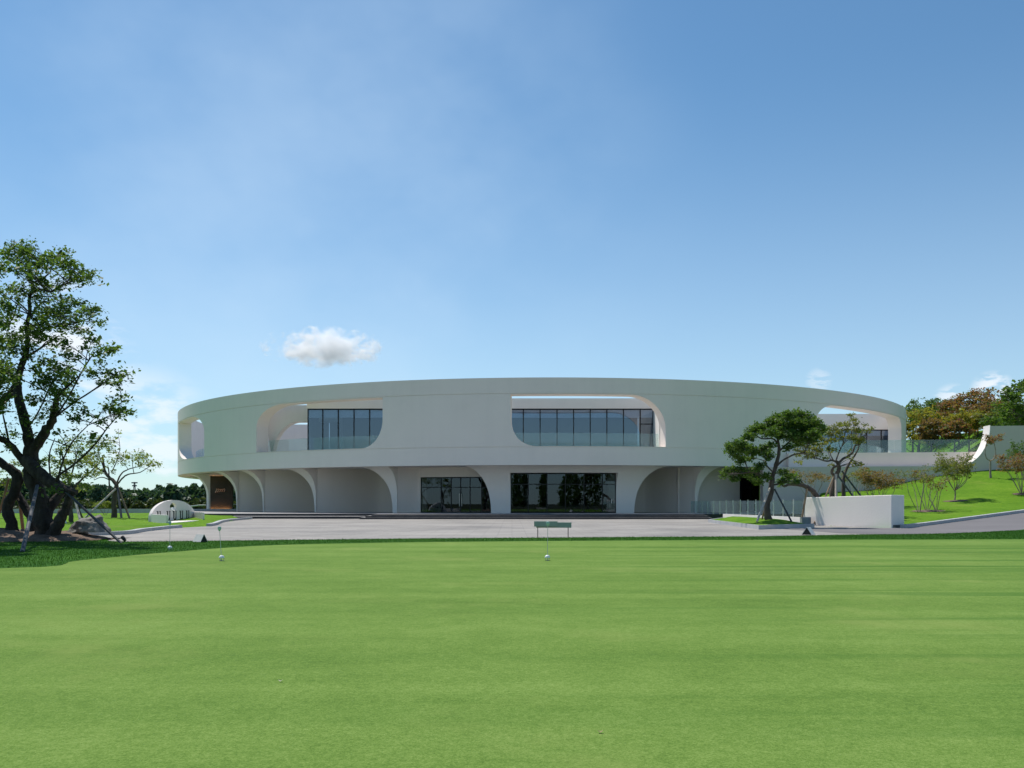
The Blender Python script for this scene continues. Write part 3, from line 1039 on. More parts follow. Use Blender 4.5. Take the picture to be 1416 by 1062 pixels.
kerb_left = [(-36, 34.4), (-21, 35.2), gp(157, 739.6), gp(198, 735), gp(229, 731.4), (-17.9, 46.5)]
kerb_left2 = [(-17.3, 49.2), gp(297, 726), gp(308, 722), gp(328, 719.3), gp(347, 717.6)]
plaza = fringe_edge[0:] + []
pz = [p for p in fringe_edge if p[0] < 19.5]
plaza_poly = pz + [(19.5, 47.0), (16.6, 60), (16.2, 69.95), (XL, 69.95), (XL, 71.95), (gx(300, 72), 71.95)] + [(-21.2, 70.5)] + kerb_left2[::-1][1:] + [(-17.5, 48)] + kerb_left[::-1]
sheet('plaza', plaza_poly, M['paving'], lambda x, y: 0.0 + float(road_z(x, y)), 2.0, 'pale stone paved forecourt in front of the steps')
road_pts = [p for p in fringe_edge if p[0] >= 16.0]
kerb_line = [tuple(K0 + KD * s) for s in (-0.4, 2, 4, 6, 9, 13, 18, 24, 32, 40)]
sheet('road', [(14.5, 38.0)] + [(p[0], p[1]) for p in road_pts] + kerb_line[::-1] + [(17.0, 45.5), (13.8, 44)], M['asphalt'], lambda x, y: 0.005 + float(road_z(x, y)), 1.0, 'grey asphalt drive rising to the right')


def kerb(pts, w, h, zfn, label, group='stone kerbs edging the lawns'):
    bm = bmesh.new()
    pts = [np.array(p) for p in pts]
    prev = None
    for i, p in enumerate(pts):
        d = pts[min(i + 1, len(pts) - 1)] - pts[max(i - 1, 0)]
        d = d / np.hypot(*d); n = np.array((-d[1], d[0])) * w / 2
        z = float(zfn(*p))
        a, b = p + n, p - n
        q = [bm.verts.new((a[0], a[1], z - 0.1)), bm.verts.new((b[0], b[1], z - 0.1)), bm.verts.new((b[0] , b[1], z + h)), bm.verts.new((a[0], a[1], z + h))]
        if prev:
            for k in range(4): bm.faces.new((prev[k], q[k], q[(k + 1) % 4], prev[(k + 1) % 4]))
        else: bm.faces.new(q[::-1])
        prev = q
    bm.faces.new(prev)
    o = centre(obj('kerb', bm, M['kerb']))
    return tag(o, label, 'kerb', group)


kerb(smooth_poly(kerb_left, 5), 0.26, 0.15, lambda x, y: 0, 'stone kerb curving from the boulder to the sculpted sign')
kerb(smooth_poly(kerb_left2, 5), 0.26, 0.15, lambda x, y: 0, 'stone kerb between the sculpted sign and the building steps')
kerb(kerb_line, 0.28, 0.17, road_z, 'pale kerb along the drive below the sloping lawn')

# ------------------------------------------------------------------ right side walls
d = (WALL_B - WALL_A) / np.linalg.norm(WALL_B - WALL_A)
nrm = np.array((-d[1], d[0]))


def wall_y(px):
    """distance along the sight line of px to the wall face"""
    k = (px - CX) / F
    # x = k*y ; y = 78.6 + (x-27)*m
    m_ = (74.0 - 78.6) / 37.0
    return (78.6 - 27 * m_) / (1 - k * m_)


def s_of(px):
    Y = wall_y(px); X = gx(px, Y)
    return float((X - WALL_A[0]) * d[0] + (Y - WALL_A[1]) * d[1])


def Pw(u, r, z):
    q = WALL_A + d * u + nrm * r
    return Vector((q[0], q[1], z))


bm = bmesh.new()
uS, uE = s_of(1328), s_of(1370)
zc0, zc1 = rz(644.5, wall_y(1328)), rz(589, wall_y(1370))
curve = [(-4.0, zc0)] + [(u, z) for u, z in [(uS + (uE - uS) * math.sin(math.pi / 2 * i / 26), zc0 + (zc1 - zc0) * (1 - math.cos(math.pi / 2 * i / 26))) for i in range(27)]]
curve += [(uE + 1e-3, zc1), (36, zc1)]
topf = lerp_curve(curve)
uu = sorted(set([c[0] for c in curve] + [-4 + i * 2.0 for i in range(21)]))
prev = None
for u in uu:
    zt = topf(u)
    q = [bm.verts.new(Pw(u, 0, -0.3)), bm.verts.new(Pw(u, 0, zt)), bm.verts.new(Pw(u, 1.4, zt)), bm.verts.new(Pw(u, 1.4, -0.3))]
    if prev:
        for k in range(4): bm.faces.new((prev[k], q[k], q[(k + 1) % 4], prev[(k + 1) % 4]))
    else: bm.faces.new(q[::-1])
    prev = q
bm.faces.new(prev)
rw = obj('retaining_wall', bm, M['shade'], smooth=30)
centre(rw)
tag(rw, 'long rendered retaining wall above the lawn sweeping up in a curve', 'wall')
# sunlit end of the sweep: brightness put into a whiter skin on the wall
bm = bmesh.new()
prev = None
for u, z in [c for c in curve if uS <= c[0] <= uE]:
    q = [bm.verts.new(Pw(u - 0.02, -0.02, z + 0.02)), bm.verts.new(Pw(u - 0.02, 1.42, z + 0.02)), bm.verts.new(Pw(u - 0.07, 1.42, z + 0.07)), bm.verts.new(Pw(u - 0.07, -0.02, z + 0.07))]
    if prev:
        for k in range(4): bm.faces.new((prev[k], q[k], q[(k + 1) % 4], prev[(k + 1) % 4]))
    prev = q
obj('sunlit_sweep_skin', bm, M['white'], rw, smooth=40)

# terrace band running off the ring
tw = empty('terrace_wall', (30, 78, 4.6), 'pale terrace parapet with glass railing joining the round building', 'wall')
bm = bmesh.new()
u0, u1 = s_of(1095), s_of(1362)
box_pts = [Pw(u0, 1.43, 0), Pw(u1, 1.43, 0), Pw(u1, 2.3, 0), Pw(u0, 2.3, 0)]
zb0, zb1 = 4.2, rz(626, wall_y(1200) + 1.45)
prism(bm, [p.to_tuple()[:2] for p in box_pts], zb0, zb1)
obj('parapet', bm, M['band'], tw)
bm = bmesh.new()
pts = [Pw(u0, 2.31, 0), Pw(u1 + 6, 2.31, 0), (58, 96, 0), (49, 118, 0), (47, 104, 0), (40, 90, 0), (30, 83, 0)]
prism(bm, [tuple(p)[:2] for p in pts], 4.3, 5.0)
obj('terrace_floor', bm, M['slab'], tw)
gl, ps = bmesh.new(), bmesh.new()
u = s_of(1150)
while u < s_of(1348):
    A, B = Pw(u, 1.9, 0), Pw(u + 1.5, 1.9, 0)
    m_ = Matrix.Translation(A) @ Matrix.Rotation(math.atan2(d[1], d[0]), 4, 'Z')
    box(gl, 0.01, 1.49, 0, 0.016, zb1 + 0.01, zb1 + 1.18, m_)
    u += 1.5
obj('glass_panel', gl, M['rail'], tw)

# white block wall by the drive
bw_ = empty('block_wall', (18.5, 49, 0), 'low white rendered block wall between the drive and the trees', 'wall')
bm = bmesh.new()
BA, BB = Vector((gx(1113, 52.4), 52.4, 0)), Vector((gx(1233, 45.7), 45.7, 0))
BD = (BB - BA).normalized(); BN = Vector((-BD.y, BD.x, 0))
if BN.y < 0: BN = -BN
BC = Vector((gx(1250.5, 46.9), 46.9, 0)); BE = BA + (BC - BB)
ztl, ztr = rz(688, 52.4), rz(684.4, 45.7)
prism(bm, [tuple(p)[:2] for p in (BA, BB, BC, BE)], -0.2, [ztl, ztr, ztr, ztl])
o = obj('wall_body', bm, M['white'], bw_)
mod = o.modifiers.new('edge', 'BEVEL'); mod.width = 0.03; mod.segments = 2
bm = bmesh.new()
q = [BB + (BC - BB) * t for t in (0.1, 0.85)]
dv = (BC - BB).normalized(); nv = Vector((dv.y, -dv.x, 0))
prism(bm, [tuple(p)[:2] for p in (q[0] - nv * 0.02, q[0] + nv * 0.012, q[1] + nv * 0.012, q[1] - nv * 0.02)], 0.02, 0.16)
obj('base_stone', bm, M['rock'], bw_)

# triangular planter bed
tri = [(12.35, 43.2), (16.2, 46.2), (17.0, 51.5), (16.0, 65.5), (13.25, 58.3)]
bm = bmesh.new()
ctr = np.mean(np.array(tri), 0)
inn = [tuple(np.array(p) + (ctr - np.array(p)) / np.linalg.norm(ctr - np.array(p)) * 0.26) for p in tri]
n = len(tri)
A = [bm.verts.new((*p, -0.05)) for p in tri]; B = [bm.verts.new((*p, 0.22)) for p in tri]
Cc = [bm.verts.new((*p, 0.22)) for p in inn]; Dd = [bm.verts.new((*p, -0.05)) for p in inn]
for i in range(n):
    j = (i + 1) % n
    for a_, b_2 in ((A, B), (B, Cc), (Cc, Dd), (Dd, A)):
        bm.faces.new((a_[i], a_[j], b_2[j], b_2[i]))
pb = centre(obj('kerb', bm, M['kerb']))
tag(pb, 'raised granite kerb around the grass bed of the leaning pine', 'kerb', 'stone kerbs edging the lawns')


def bed_z(x, y):
    # distance to the edges lifts the turf
    dmin = 9
    for i in range(n):
        a_, b_2 = np.array(inn[i]), np.array(inn[(i + 1) % n])
        e = b_2 - a_; t = np.clip(np.dot(np.array((x, y)) - a_, e) / np.dot(e, e), 0, 1)
        dmin = min(dmin, np.hypot(*(np.array((x, y)) - a_ - e * t)))
    return 0.19 + 0.24 * float(sstep(dmin / 1.6))


sheet('bed_lawn', inn, M['lawn'], bed_z, 0.5, 'small mounded lawn inside the raised kerb')

# glass balustrade with steel posts on a low wall
gb = empty('glass_balustrade', (16.9, 65, 0), 'glass balustrade with steel posts on a low white wall', 'railing')
P0, P1 = Vector((16.25, 78, 0)), Vector((17.6, 52, 0))
bm = bmesh.new()
dv = (P1 - P0).normalized(); nv = Vector((dv.y, -dv.x, 0))
Pa = P0 + dv * 10.0
prism(bm, [tuple(p)[:2] for p in (Pa - nv * 0.15, P1 + dv * 0.6 - nv * 0.15, P1 + dv * 0.6 + nv * 0.15, Pa + nv * 0.15)], -0.1, 0.46)
obj('low_wall', bm, M['white'], gb)
post = None
for i in range(16):
    p = P0 + (P1 - P0) * i / 15
    zb_ = 0.40 if i < 6 else 0.465
    if post is None:
        bm = bmesh.new()
        box(bm, -0.025, 0.025, -0.025, 0.025, 0, 1.1)
        for z in (0.25, 0.85):
            tube(bm, [Vector((0.0, 0, z)), Vector((-0.09, 0, z))], 0.025, 8)
        post = obj('post', bm, M['steel'], gb)
        post.data.transform(Matrix.Translation(gb.location))
        o = post
    else:
        o = post.copy(); col.objects.link(o); o.parent = gb
    o.location = Vector((p.x, p.y, zb_)) - gb.location
bm = bmesh.new()
for i in range(15):
    a_, b_2 = P0 + (P1 - P0) * i / 15 + dv * 0.05, P0 + (P1 - P0) * (i + 1) / 15 - dv * 0.05
    off = -nv * 0.07 if nv.x > 0 else nv * 0.07
    prism(bm, [tuple(p)[:2] for p in (a_ + off, b_2 + off, b_2 + off + nv * 0.014, a_ + off + nv * 0.014)], 0.50, 1.48)
obj('glass_panel', bm, M['rail'], gb)

bm = bmesh.new()
box(bm, -0.24, 0.24, -0.2, 0.2, 0, 0.36, Matrix.Translation((16.02, 47.1, 0.2)))
bmesh.ops.bevel(bm, geom=bm.edges[:], offset=0.015, segments=2, affect='EDGES')
tag(centre(obj('stone_block', bm, M['greybox'])), 'small grey stone block in the bed corner below the white wall', 'block')

# ------------------------------------------------------------------ sculpted sign on the left lawn
sg = empty('sculpted_sign', (-21.5, 55, 0), 'white half round sign wall with dark letters and a bench base', 'sign')
XA = -22.6
Ya, Yb2 = 54.0, 61.6
mid, ha = (Ya + Yb2) / 2, (Yb2 - Ya) / 2
zbase = 0.02
apex = 1.50
top = lambda u: zbase + 0.32 + (apex - 0.32) * math.sqrt(max(0.0, 1 - ((u - mid) / ha) ** 2))
us_ = [mid - ha * math.cos(math.pi * i / 60) for i in range(61)]
hu, hz, hru, hrz = 57.55, 1.06, 0.56, 0.27
hcirc = [(hu - hru * math.cos(math.pi * i / 24)) for i in range(25)]
hz_up = lambda u: hz + hrz * math.sqrt(max(0, 1 - ((u - hu) / hru) ** 2))
hz_lo = lambda u: hz - hrz * math.sqrt(max(0, 1 - ((u - hu) / hru) ** 2))
bm = bmesh.new()
allu = sorted(set([round(x, 6) for x in us_ + hcirc]))
def slab_strip(ua, ub, za, zb_, zc, zd):
    v = [bm.verts.new((XA, ua, za)), bm.verts.new((XA, ub, zb_)), bm.verts.new((XA, ub, zd)), bm.verts.new((XA, ua, zc))]
    w_ = [bm.verts.new((XA - 0.17, p.co.y, p.co.z)) for p in v]
    bm.faces.new(v); bm.faces.new(w_[::-1])
    bm.faces.new((v[0], w_[0], w_[1], v[1])); bm.faces.new((v[3], v[2], w_[2], w_[3]))
for ua, ub in zip(allu, allu[1:]):
    m_ = (ua + ub) / 2
    if abs(m_ - hu) < hru:
        slab_strip(ua, ub, zbase - .1, zbase - .1, hz_lo(ua), hz_lo(ub))
        slab_strip(ua, ub, hz_up(ua), hz_up(ub), top(ua), top(ub))
    else:
        slab_strip(ua, ub, zbase - .1, zbase - .1, top(ua), top(ub))
for u in (allu[0], allu[-1]):
    bm.faces.new([bm.verts.new(p) for p in ((XA, u, zbase - .1), (XA - .17, u, zbase - .1), (XA - .17, u, top(u)), (XA, u, top(u)))])
obj('arched_back', bm, M['sign'], sg, smooth=30)
bm = bmesh.new()
wv = Vector((2.6, -3.9, 0))
def wing(p, zt, k):
    p = Vector(p); q = p + wv * k; t = Vector((0, 0.32, 0))
    prism(bm, [tuple(v)[:2] for v in (p, q, q + t, p + t)], -0.1, zt)
wing((XA + 0.002, 54.0, 0), 0.62, 0.93)
obj('side_wing', bm, M['sign'], sg)
bm = bmesh.new()
wing((XA + 0.002, 61.2, 0), 0.66, 0.55)
obj('side_wing', bm, M['sign'], sg)
bm = bmesh.new()
p, q = Vector((XA + 0.003, 54.33, 0)), Vector((XA + 0.003, 61.19, 0))
prism(bm, [tuple(v)[:2] for v in (p, p + wv * 0.925, q + wv * 0.545, q)], -0.1, 0.15)
obj('bench_base', bm, M['sign'], sg)
bm = bmesh.new()
bmesh.ops.create_uvsphere(bm, u_segments=20, v_segments=12, radius=0.11, matrix=Matrix.Translation((XA - 0.085, hu + 0.1, hz - hrz + 0.115)))
obj('ball', bm, M['gloss'], sg, smooth=80)
# the letters: serifed capital U shapes
for yc in (55.2, 56.75, 57.8, 58.95, 60.1):
    bm = bmesh.new()
    hw, zt_, zb_ = 0.23, 0.80, 0.22
    XF = XA + 0.012
    def lbox(y0, y1, z0, z1):
        box(bm, XA - 0.01, XF + 0.02, y0, y1, z0, z1)
    lbox(yc - hw, yc - hw + 0.11, zb_ + 0.12, zt_)
    lbox(yc + hw - 0.07, yc + hw, zb_ + 0.12, zt_ - 0.04)
    lbox(yc - hw - 0.09, yc - hw - 0.001, zt_ - 0.05, zt_)
    lbox(yc + hw - 0.14, yc + hw + 0.04, zt_ - 0.038, zt_)
    # bowl
    N_ = 10
    for i in range(N_):
        t0, t1 = math.pi * i / N_, math.pi * (i + 1) / N_
        pts_ = []
        for t, k in ((t0, 1), (t1, 1), (t1, 0), (t0, 0)):
            ro_ = hw if k else hw - 0.09
            rz_ = 0.16 if k else 0.07
            pts_.append((yc - ro_ * math.cos(t), zb_ + 0.12 - rz_ * math.sin(t)))
        va = [bm.verts.new((XF + 0.02, y_, z_)) for y_, z_ in pts_]; vb = [bm.verts.new((XA - 0.01, y_, z_)) for y_, z_ in pts_]
        bm.faces.new(va); bm.faces.new(vb[::-1])
        for k in range(4): bm.faces.new((va[k], vb[k], vb[(k + 1) % 4], va[(k + 1) % 4]))
    obj('letter', bm, M['black'], sg)

# ------------------------------------------------------------------ trees
def leaf_mesh(name, pts, size, up=0.55, aspect=1.7):
    """many small pointed leaves (4-vertex kites) at pts (n,3)"""
    n = len(pts)
    nrm_ = rng.normal(size=(n, 3)); nrm_[:, 2] = np.abs(nrm_[:, 2]) + up
    nrm_ /= np.linalg.norm(nrm_, axis=1)[:, None]
    a_ = rng.normal(size=(n, 3)); a_ -= nrm_ * np.sum(a_ * nrm_, 1)[:, None]
    a_ /= np.linalg.norm(a_, axis=1)[:, None]
    b_2 = np.cross(nrm_, a_)
    s = (size * np.exp(rng.normal(-0.05, 0.34, n)))[:, None]
    V = np.empty((n, 4, 3))
    V[:, 0] = pts - a_ * s * aspect * 0.5
    V[:, 1] = pts + b_2 * s * 0.5 - a_ * s * 0.05
    V[:, 2] = pts + a_ * s * aspect * 0.5 - nrm_ * s * 0.15
    V[:, 3] = pts - b_2 * s * 0.5 - a_ * s * 0.05
    return arr_mesh(name, V.reshape(-1, 3), np.arange(4 * n).reshape(-1, 4))


def bez(p0, p1, p2, n):
    return [p0.lerp(p1, t).lerp(p1.lerp(p2, t), t) for t in [i / n for i in range(n + 1)]]


def build_tree(name, label, cat, base, limbs, clusters, leaf, leafm, barkm, group=None, density=1.0, spray=0.24, per=9, twig=0.012, parent_names=('trunk', 'crown'), sides=8, flat=0.55, fill=0, fill_r=0.12, keep=None):
    """limbs: list of [(Vector, radius), ...]; clusters: list of (Vector, rx, ry, rz, n_sprays)"""
    root = empty(name, base, label, cat, group)
    bm = bmesh.new()
    nodes = []
    for L_ in limbs:
        # resample smoothly
        P = [v for v, r in L_]; rr = [r for v, r in L_]
        pts, rad = [], []
        for i in range(len(P) - 1):
            p0 = P[max(i - 1, 0)]; p1 = P[i]; p2 = P[i + 1]; p3 = P[min(i + 2, len(P) - 1)]
            for k in range(4):
                t = k / 4
                q = 0.5 * (2 * p1 + (p2 - p0) * t + (2 * p0 - 5 * p1 + 4 * p2 - p3) * t * t + (3 * p1 - p0 - 3 * p2 + p3) * t ** 3)
                r = rr[i] + (rr[i + 1] - rr[i]) * t
                q = q + Vector((random.gauss(0, 1), random.gauss(0, 1), random.gauss(0, 1))) * r * 0.10
                pts.append(q); rad.append(r * random.uniform(0.93, 1.08))
        pts.append(P[-1]); rad.append(rr[-1])
        tube(bm, pts, rad, sides if rad[0] > 0.03 else 5)
        nodes += list(zip(pts, rad))
    npos = np.array([p[:] for p, r in nodes]); nrad = np.array([r for p, r in nodes])
    pts_all = []
    for c, rx, ry, rz_, ns in clusters:
        cv = np.array(c[:])
        dd_ = np.linalg.norm(npos - cv, axis=1) + np.clip(npos[:, 2] - cv[2] + 0.1, 0, 9) * 1.5
        if keep is not None: dd_ = dd_ + np.where(keep(npos) == bool(keep(cv[None])[0]), 0.0, 50.0)
        k = int(np.argmin(dd_))
        p0 = Vector(npos[k]); r0 = min(nrad[k] * 0.6, 0.012 + 0.010 * (c - p0).length) + twig * 0.4
        ctrl = p0.lerp(c, 0.5) + Vector((random.gauss(0, .1), random.gauss(0, .1), 0.12 * (c - p0).length))
        br = bez(p0, ctrl, c, 5)
        tube(bm, br, [r0 + (twig * 0.7 - r0) * i / 5 for i in range(6)], 5)
        ns = max(2, int(ns * density))
        for s in range(ns):
            v = rng.normal(size=3); v /= np.linalg.norm(v); v *= rng.uniform(0.25, 1.0) ** 0.6
            v *= rng.uniform(0.8, 1.35)
            sp = Vector((c.x + v[0] * rx, c.y + v[1] * ry, c.z + v[2] * rz_))
            st = br[random.randint(2, 5)]
            if s % 2 == 0:
                tube(bm, bez(st, st.lerp(sp, 0.5) + Vector((0, 0, 0.06)), sp, 2), [twig * 0.55, twig * 0.4, twig * 0.2], 3, cap=False)
            q = rng.normal(size=(per, 3)) * spray * np.array((1, 1, flat)) * 0.6
            pts_all.append(q + np.array(sp[:]))
    if fill:
        thin = np.where((nrad < fill_r) & (npos[:, 2] > base[2] + 2.5))[0]
        for k in rng.choice(thin, fill):
            p0 = Vector(npos[k]); a_ = rng.normal(size=3); a_[2] = abs(a_[2]) * .5 + .1
            sp = p0 + Vector(a_) * rng.uniform(.12, .38)
            tube(bm, [p0, p0.lerp(sp, .5) + Vector((0, 0, .02)), sp], [twig * .5, twig * .4, twig * .2], 3, cap=False)
            for m_ in range(rng.integers(1, 4)):
                q = rng.normal(size=(per, 3)) * spray * .55 + np.array(sp[:]) + rng.normal(size=3) * .12
                pts_all.append(q)
    obj(parent_names[0], bm, barkm, root, smooth=60, merge=False)
    if pts_all:
        pts_all = np.concatenate(pts_all)
        link(parent_names[1], leaf_mesh('leaves', pts_all, leaf), leafm, root)
    return root


def pl3(pts, Y, dY=0.0, tpow=1.0):
    """[(px, py, rpx)] -> limb at distance Y .. Y+dY"""
    n_ = len(pts)
    out = []
    for i, (x, y, r) in enumerate(pts):
        Yk = Y + dY * (i / max(1, n_ - 1)) ** tpow
        out.append((at(x, y, Yk), r * Yk / F))
    return out


def cl(px, py, rx, ry, Y, dens=0.10, depth=1.0):
    s = Y / F
    return (at(px, py, Y), rx * s, (rx + ry) / 2 * s * depth, ry * s, max(3, int(rx * ry * dens)))


# --- the big old tree on the left
YT = 30.5
limbs = [
    pl3([(62, 752, 17), (61, 730, 13.5), (59, 710, 12), (54, 688, 11), (46, 662, 10.5), (43, 640, 10), (43, 620, 9)], YT, 0.0),
    pl3([(43, 622, 8.5), (38, 597, 6.8), (30, 566, 6.2), (25, 545, 5.6), (24, 526, 5), (30, 505, 4.2), (36, 488, 3.5), (38, 470, 3.1), (37, 450, 2.8), (41, 430, 2.4), (41, 411, 2.2), (45, 401, 2.1), (43, 386, 1.7), (38, 366, 1.2), (30, 347, 0.7)], YT, 1.2),
    pl3([(44, 403, 1.8), (55, 400, 1.6), (70, 403, 1.5), (82, 396, 1.2), (95, 391, 1.0), (112, 383, 0.5)], YT + 1.0, -1.8),
    pl3([(44, 392, 1.3), (58, 385, 1.1), (68, 378, 0.9), (72, 369, 0.6), (80, 358, 0.4)], YT + 1.0, -0.4),
    pl3([(42, 440, 1.7), (50, 426, 1.3), (62, 416, 0.7)], YT + 0.8, -0.5),
    pl3([(38, 462, 1.7), (55, 456, 1.4), (80, 451, 1.1), (83, 440, 0.8), (85, 424, 0.5)], YT + 0.7, -2.0),
    pl3([(78, 452, 1.0), (105, 447, 0.8), (128, 438, 0.5)], YT - 0.8, -0.9),
    pl3([(37, 494, 2.2), (50, 485, 1.6), (66, 475, 1.1), (82, 464, 0.7)], YT + 0.5, 0.8),
    pl3([(38, 430, 1.2), (25, 420, 1.0), (18, 440, 0.8), (4, 455, 0.6)], YT + 0.8, 0.6),
    pl3([(46, 622, 7.5), (60, 601, 6.2), (70, 585, 5.2), (76, 569, 4.6), (77, 556, 4.0), (82, 545, 2.4), (95, 533, 1.2), (108, 520, 0.7)], YT, -0.9),
    pl3([(77, 576, 1.5), (95, 562, 1.3), (125, 542, 1.0), (152, 524, 0.6), (170, 520, 0.4)], YT - 0.5, -3.0),
    pl3([(76, 578, 1.3), (95, 548, 1.1), (118, 506, 0.9), (136, 484, 0.5), (158, 485, 0.35)], YT - 0.5, -2.6),
    pl3([(40, 590, 1.2), (55, 566, 1.0), (72, 530, 0.9), (96, 505, 0.6)], YT, 0.7),
    pl3([(24, 528, 4.2), (14, 517, 3.6), (0, 512, 3.6), (-25, 500, 3.0), (-50, 480, 2)], YT + 0.3, 0.8),
    pl3([(22, 533, 4.5), (10, 549, 4.8), (-2, 556, 5.2), (-30, 566, 5.8), (-55, 600, 7.5), (-62, 660, 9), (-64, 750, 10)], YT + 0.3, 1.0),
    pl3([(34, 640, 5.5), (12, 613, 4.4), (-6, 604, 4), (-30, 588, 3)], YT, -0.8),
    pl3([(14, 618, 1.6), (8, 590, 1.2), (3, 568, 0.8)], YT - 0.2, -0.3),
    pl3([(36, 636, 8.0), (55, 655, 9), (75, 669, 8), (90, 677, 6), (106, 681, 3.5)], YT - 0.2, -0.8),
    pl3([(76, 668, 2.2), (82, 657, 1.7), (104, 641, 1.4), (130, 616, 1.15), (150, 590, 0.8), (166, 572, 0.5)], YT - 0.5, -3.2),
    pl3([(80, 668, 1.6), (86, 640, 1.2), (100, 611, 0.9), (122, 588, 0.5)], YT - 0.5, -2.0),
    pl3([(70, 662, 1.2), (68, 630, 0.9), (76, 606, 0.6)], YT - 0.5, 0.3),
    pl3([(19, 752, 9), (15, 722, 7.5), (9, 701, 7), (18, 685, 7), (25, 665, 7.2), (20, 652, 6.4), (5, 642, 5.5), (-15, 628, 5)], YT + 0.2, -0.4),
    pl3([(70, 750, 10), (78, 728, 8), (87, 712, 7), (92, 698, 5.6), (95, 688, 4.6), (102, 680, 3)], YT - 0.2, -0.5),
    pl3([(52, 748, 8), (42, 715, 6), (30, 695, 5), (24, 680, 3.5)], YT + 0.3, 0.3),
    pl3([(60, 716, 8), (76, 692, 6.5), (88, 678, 4)], YT, 0.4),
    pl3([(-62, 650, 8), (-50, 585, 5), (-42, 525, 3.5), (-30, 470, 2), (-22, 430, 1)], YT + 1, -7.0),
    pl3([(-62, 640, 8), (-54, 570, 5), (-44, 520, 3.5), (-32, 470, 2), (-26, 420, 1)], YT + 1.5, 5.0),
    pl3([(-60, 610, 7), (-66, 540, 5), (-60, 460, 3), (-45, 400, 1.5), (-20, 372, 0.8)], YT + 1, -1.0),
    pl3([(-60, 600, 5), (-80, 560, 4), (-90, 500, 2.5), (-75, 410, 1)], YT + 1, 2.0),
    pl3([(-58, 605, 4), (-40, 585, 3), (-25, 565, 1.5)], YT + 1, -4.0),
]
C_ = """22 345 14 9;38 342 14 9;30 357 22 12;12 352 8 8;46 364 12 10;35 375 16 10;7 369 9 4;62 361 10 7;76 356 12 8;87 349 9 7;90 365 14 9;103 372 12 9;113 384 12 6;127 384 10 7;118 378 6 5;95 386 14 5;80 398 5 4;60 386 9 5;45 388 7 4;15 398 12 5;30 402 9 5;2 405 5 4
98 414 10 8;85 425 13 7;111 420 7 8;62 418 9 6;70 433 17 8;92 438 18 9;115 436 13 8;133 429 9 7;140 445 7 5;55 441 13 8;45 453 14 7;75 451 18 7;100 456 16 6;120 458 11 4;3 423 9 9;14 432 10 9;5 445 9 9;20 468 17 10;50 466 15 9;75 470 15 7;90 476 9 5;6 480 13 11;28 488 16 10
128 472 10 6;115 480 7 4;135 488 9 5;150 485 11 4;161 486 5 3;92 488 11 4;101 495 8 5;135 501 7 4;65 500 11 7;76 510 13 8;52 512 11 8;125 515 11 6;158 520 11 5;172 521 11 3;145 530 12 5;163 531 9 4
157 549 8 3;172 552 8 5;152 565 11 6;166 572 11 7;178 567 6 5;140 582 7 5;70 522 15 9;58 531 14 9;95 521 11 7;91 546 13 7;76 541 11 7;50 552 12 7;115 570 9 6;105 580 10 5;70 566 10 7;55 577 7 5;78 598 5 3;18 600 7 4;14 616 7 4;24 522 10 7;9 508 13 9;4 560 9 5;100 555 9 5;42 600 5 4;60 640 5 4;88 668 7 4;70 678 9 4;48 690 5 4;112 628 6 3;20 655 6 4
-20 420 20 18;-40 470 26 22;-20 500 20 16;-55 520 22 20;-30 550 22 14;-70 460 24 20;-15 370 16 14;-40 400 20 16;-35 580 14 10;-80 560 20 20;-30 520 40 26;-50 440 40 30;-25 470 30 24;-60 500 40 30;-45 580 36 22;-20 560 24 18;-90 500 40 30;-70 400 40 30"""
clusters = []
for c in C_.replace('\n', ';').split(';'):
    x, y, rx, ry = map(float, c.split())
    clusters.append(cl(x, y, rx, ry, (YT + (random.uniform(-4.2, -1.2) if x > 98 and y > 465 else random.uniform(-2.6, 1.8))) if x > 0 else (YT + random.uniform(-6.0, 6.0)), 0.20 if x > 0 else 0.26, 1.2))
build_tree('old_tree', 'large gnarled dark tree with several trunks beside the boulder', 'tree', (gx(60, YT), YT, 0), limbs, clusters, 0.066, L_DARK, M['bark'], density=1.0, spray=0.15, per=9, twig=0.011, sides=10, flat=0.8, fill=240, fill_r=0.10, keep=lambda p: p[:, 0] < p[:, 1] * (-0.605))

# --- lighter trees on the left lawn
def gzf(px, Y): return float(ground_z(gx(px, Y), Y))
s7 = lambda x, y, r: (80 + x / 7.588, 590 + y / 7.588, r)
Y2 = 58.0
yb2 = HY + (EYE - gzf(158, Y2)) * F / Y2
limbs = [
    pl3([(158, yb2 + 1, 4.0), (158, 700, 3.4), (158.5, 684, 3.3), (161.5, 671, 3.0)], Y2),
    pl3([s7(620, 620, 2.6), s7(585, 570, 2.4), s7(535, 530, 2.2), s7(495, 470, 1.9), s7(480, 400, 1.5), s7(470, 300, 0.8)], Y2, 0.8),
    pl3([s7(500, 480, 1.4), s7(420, 440, 1.2), s7(340, 390, 0.8), s7(260, 330, 0.5)], Y2 + 0.5, -1.0),
    pl3([s7(560, 690, 1.2), s7(540, 600, 1.0), s7(535, 480, 0.9), s7(530, 430, 0.6)], Y2 + 0.3, 0.6),
    pl3([s7(545, 560, 0.8), s7(460, 530, 0.7), s7(380, 560, 0.4)], Y2 + 0.3, 0.6),
    pl3([s7(612, 615, 1.3), s7(640, 540, 1.1), s7(680, 480, 0.9), s7(760, 440, 0.7), s7(850, 420, 0.4)], Y2, 0.8),
    pl3([s7(622, 612, 1.2), s7(680, 540, 1.0), s7(740, 500, 0.9), s7(860, 480, 0.7), s7(960, 420, 0.4)], Y2, -0.8),
    pl3([s7(560, 480, 0.7), s7(610, 380, 0.6), s7(650, 240, 0.4), s7(640, 120, 0.25)], Y2, 0.2),
    pl3([s7(495, 470, 0.9), s7(420, 250, 0.6), s7(440, 130, 0.3)], Y2 + 0.4, 0.6),
]
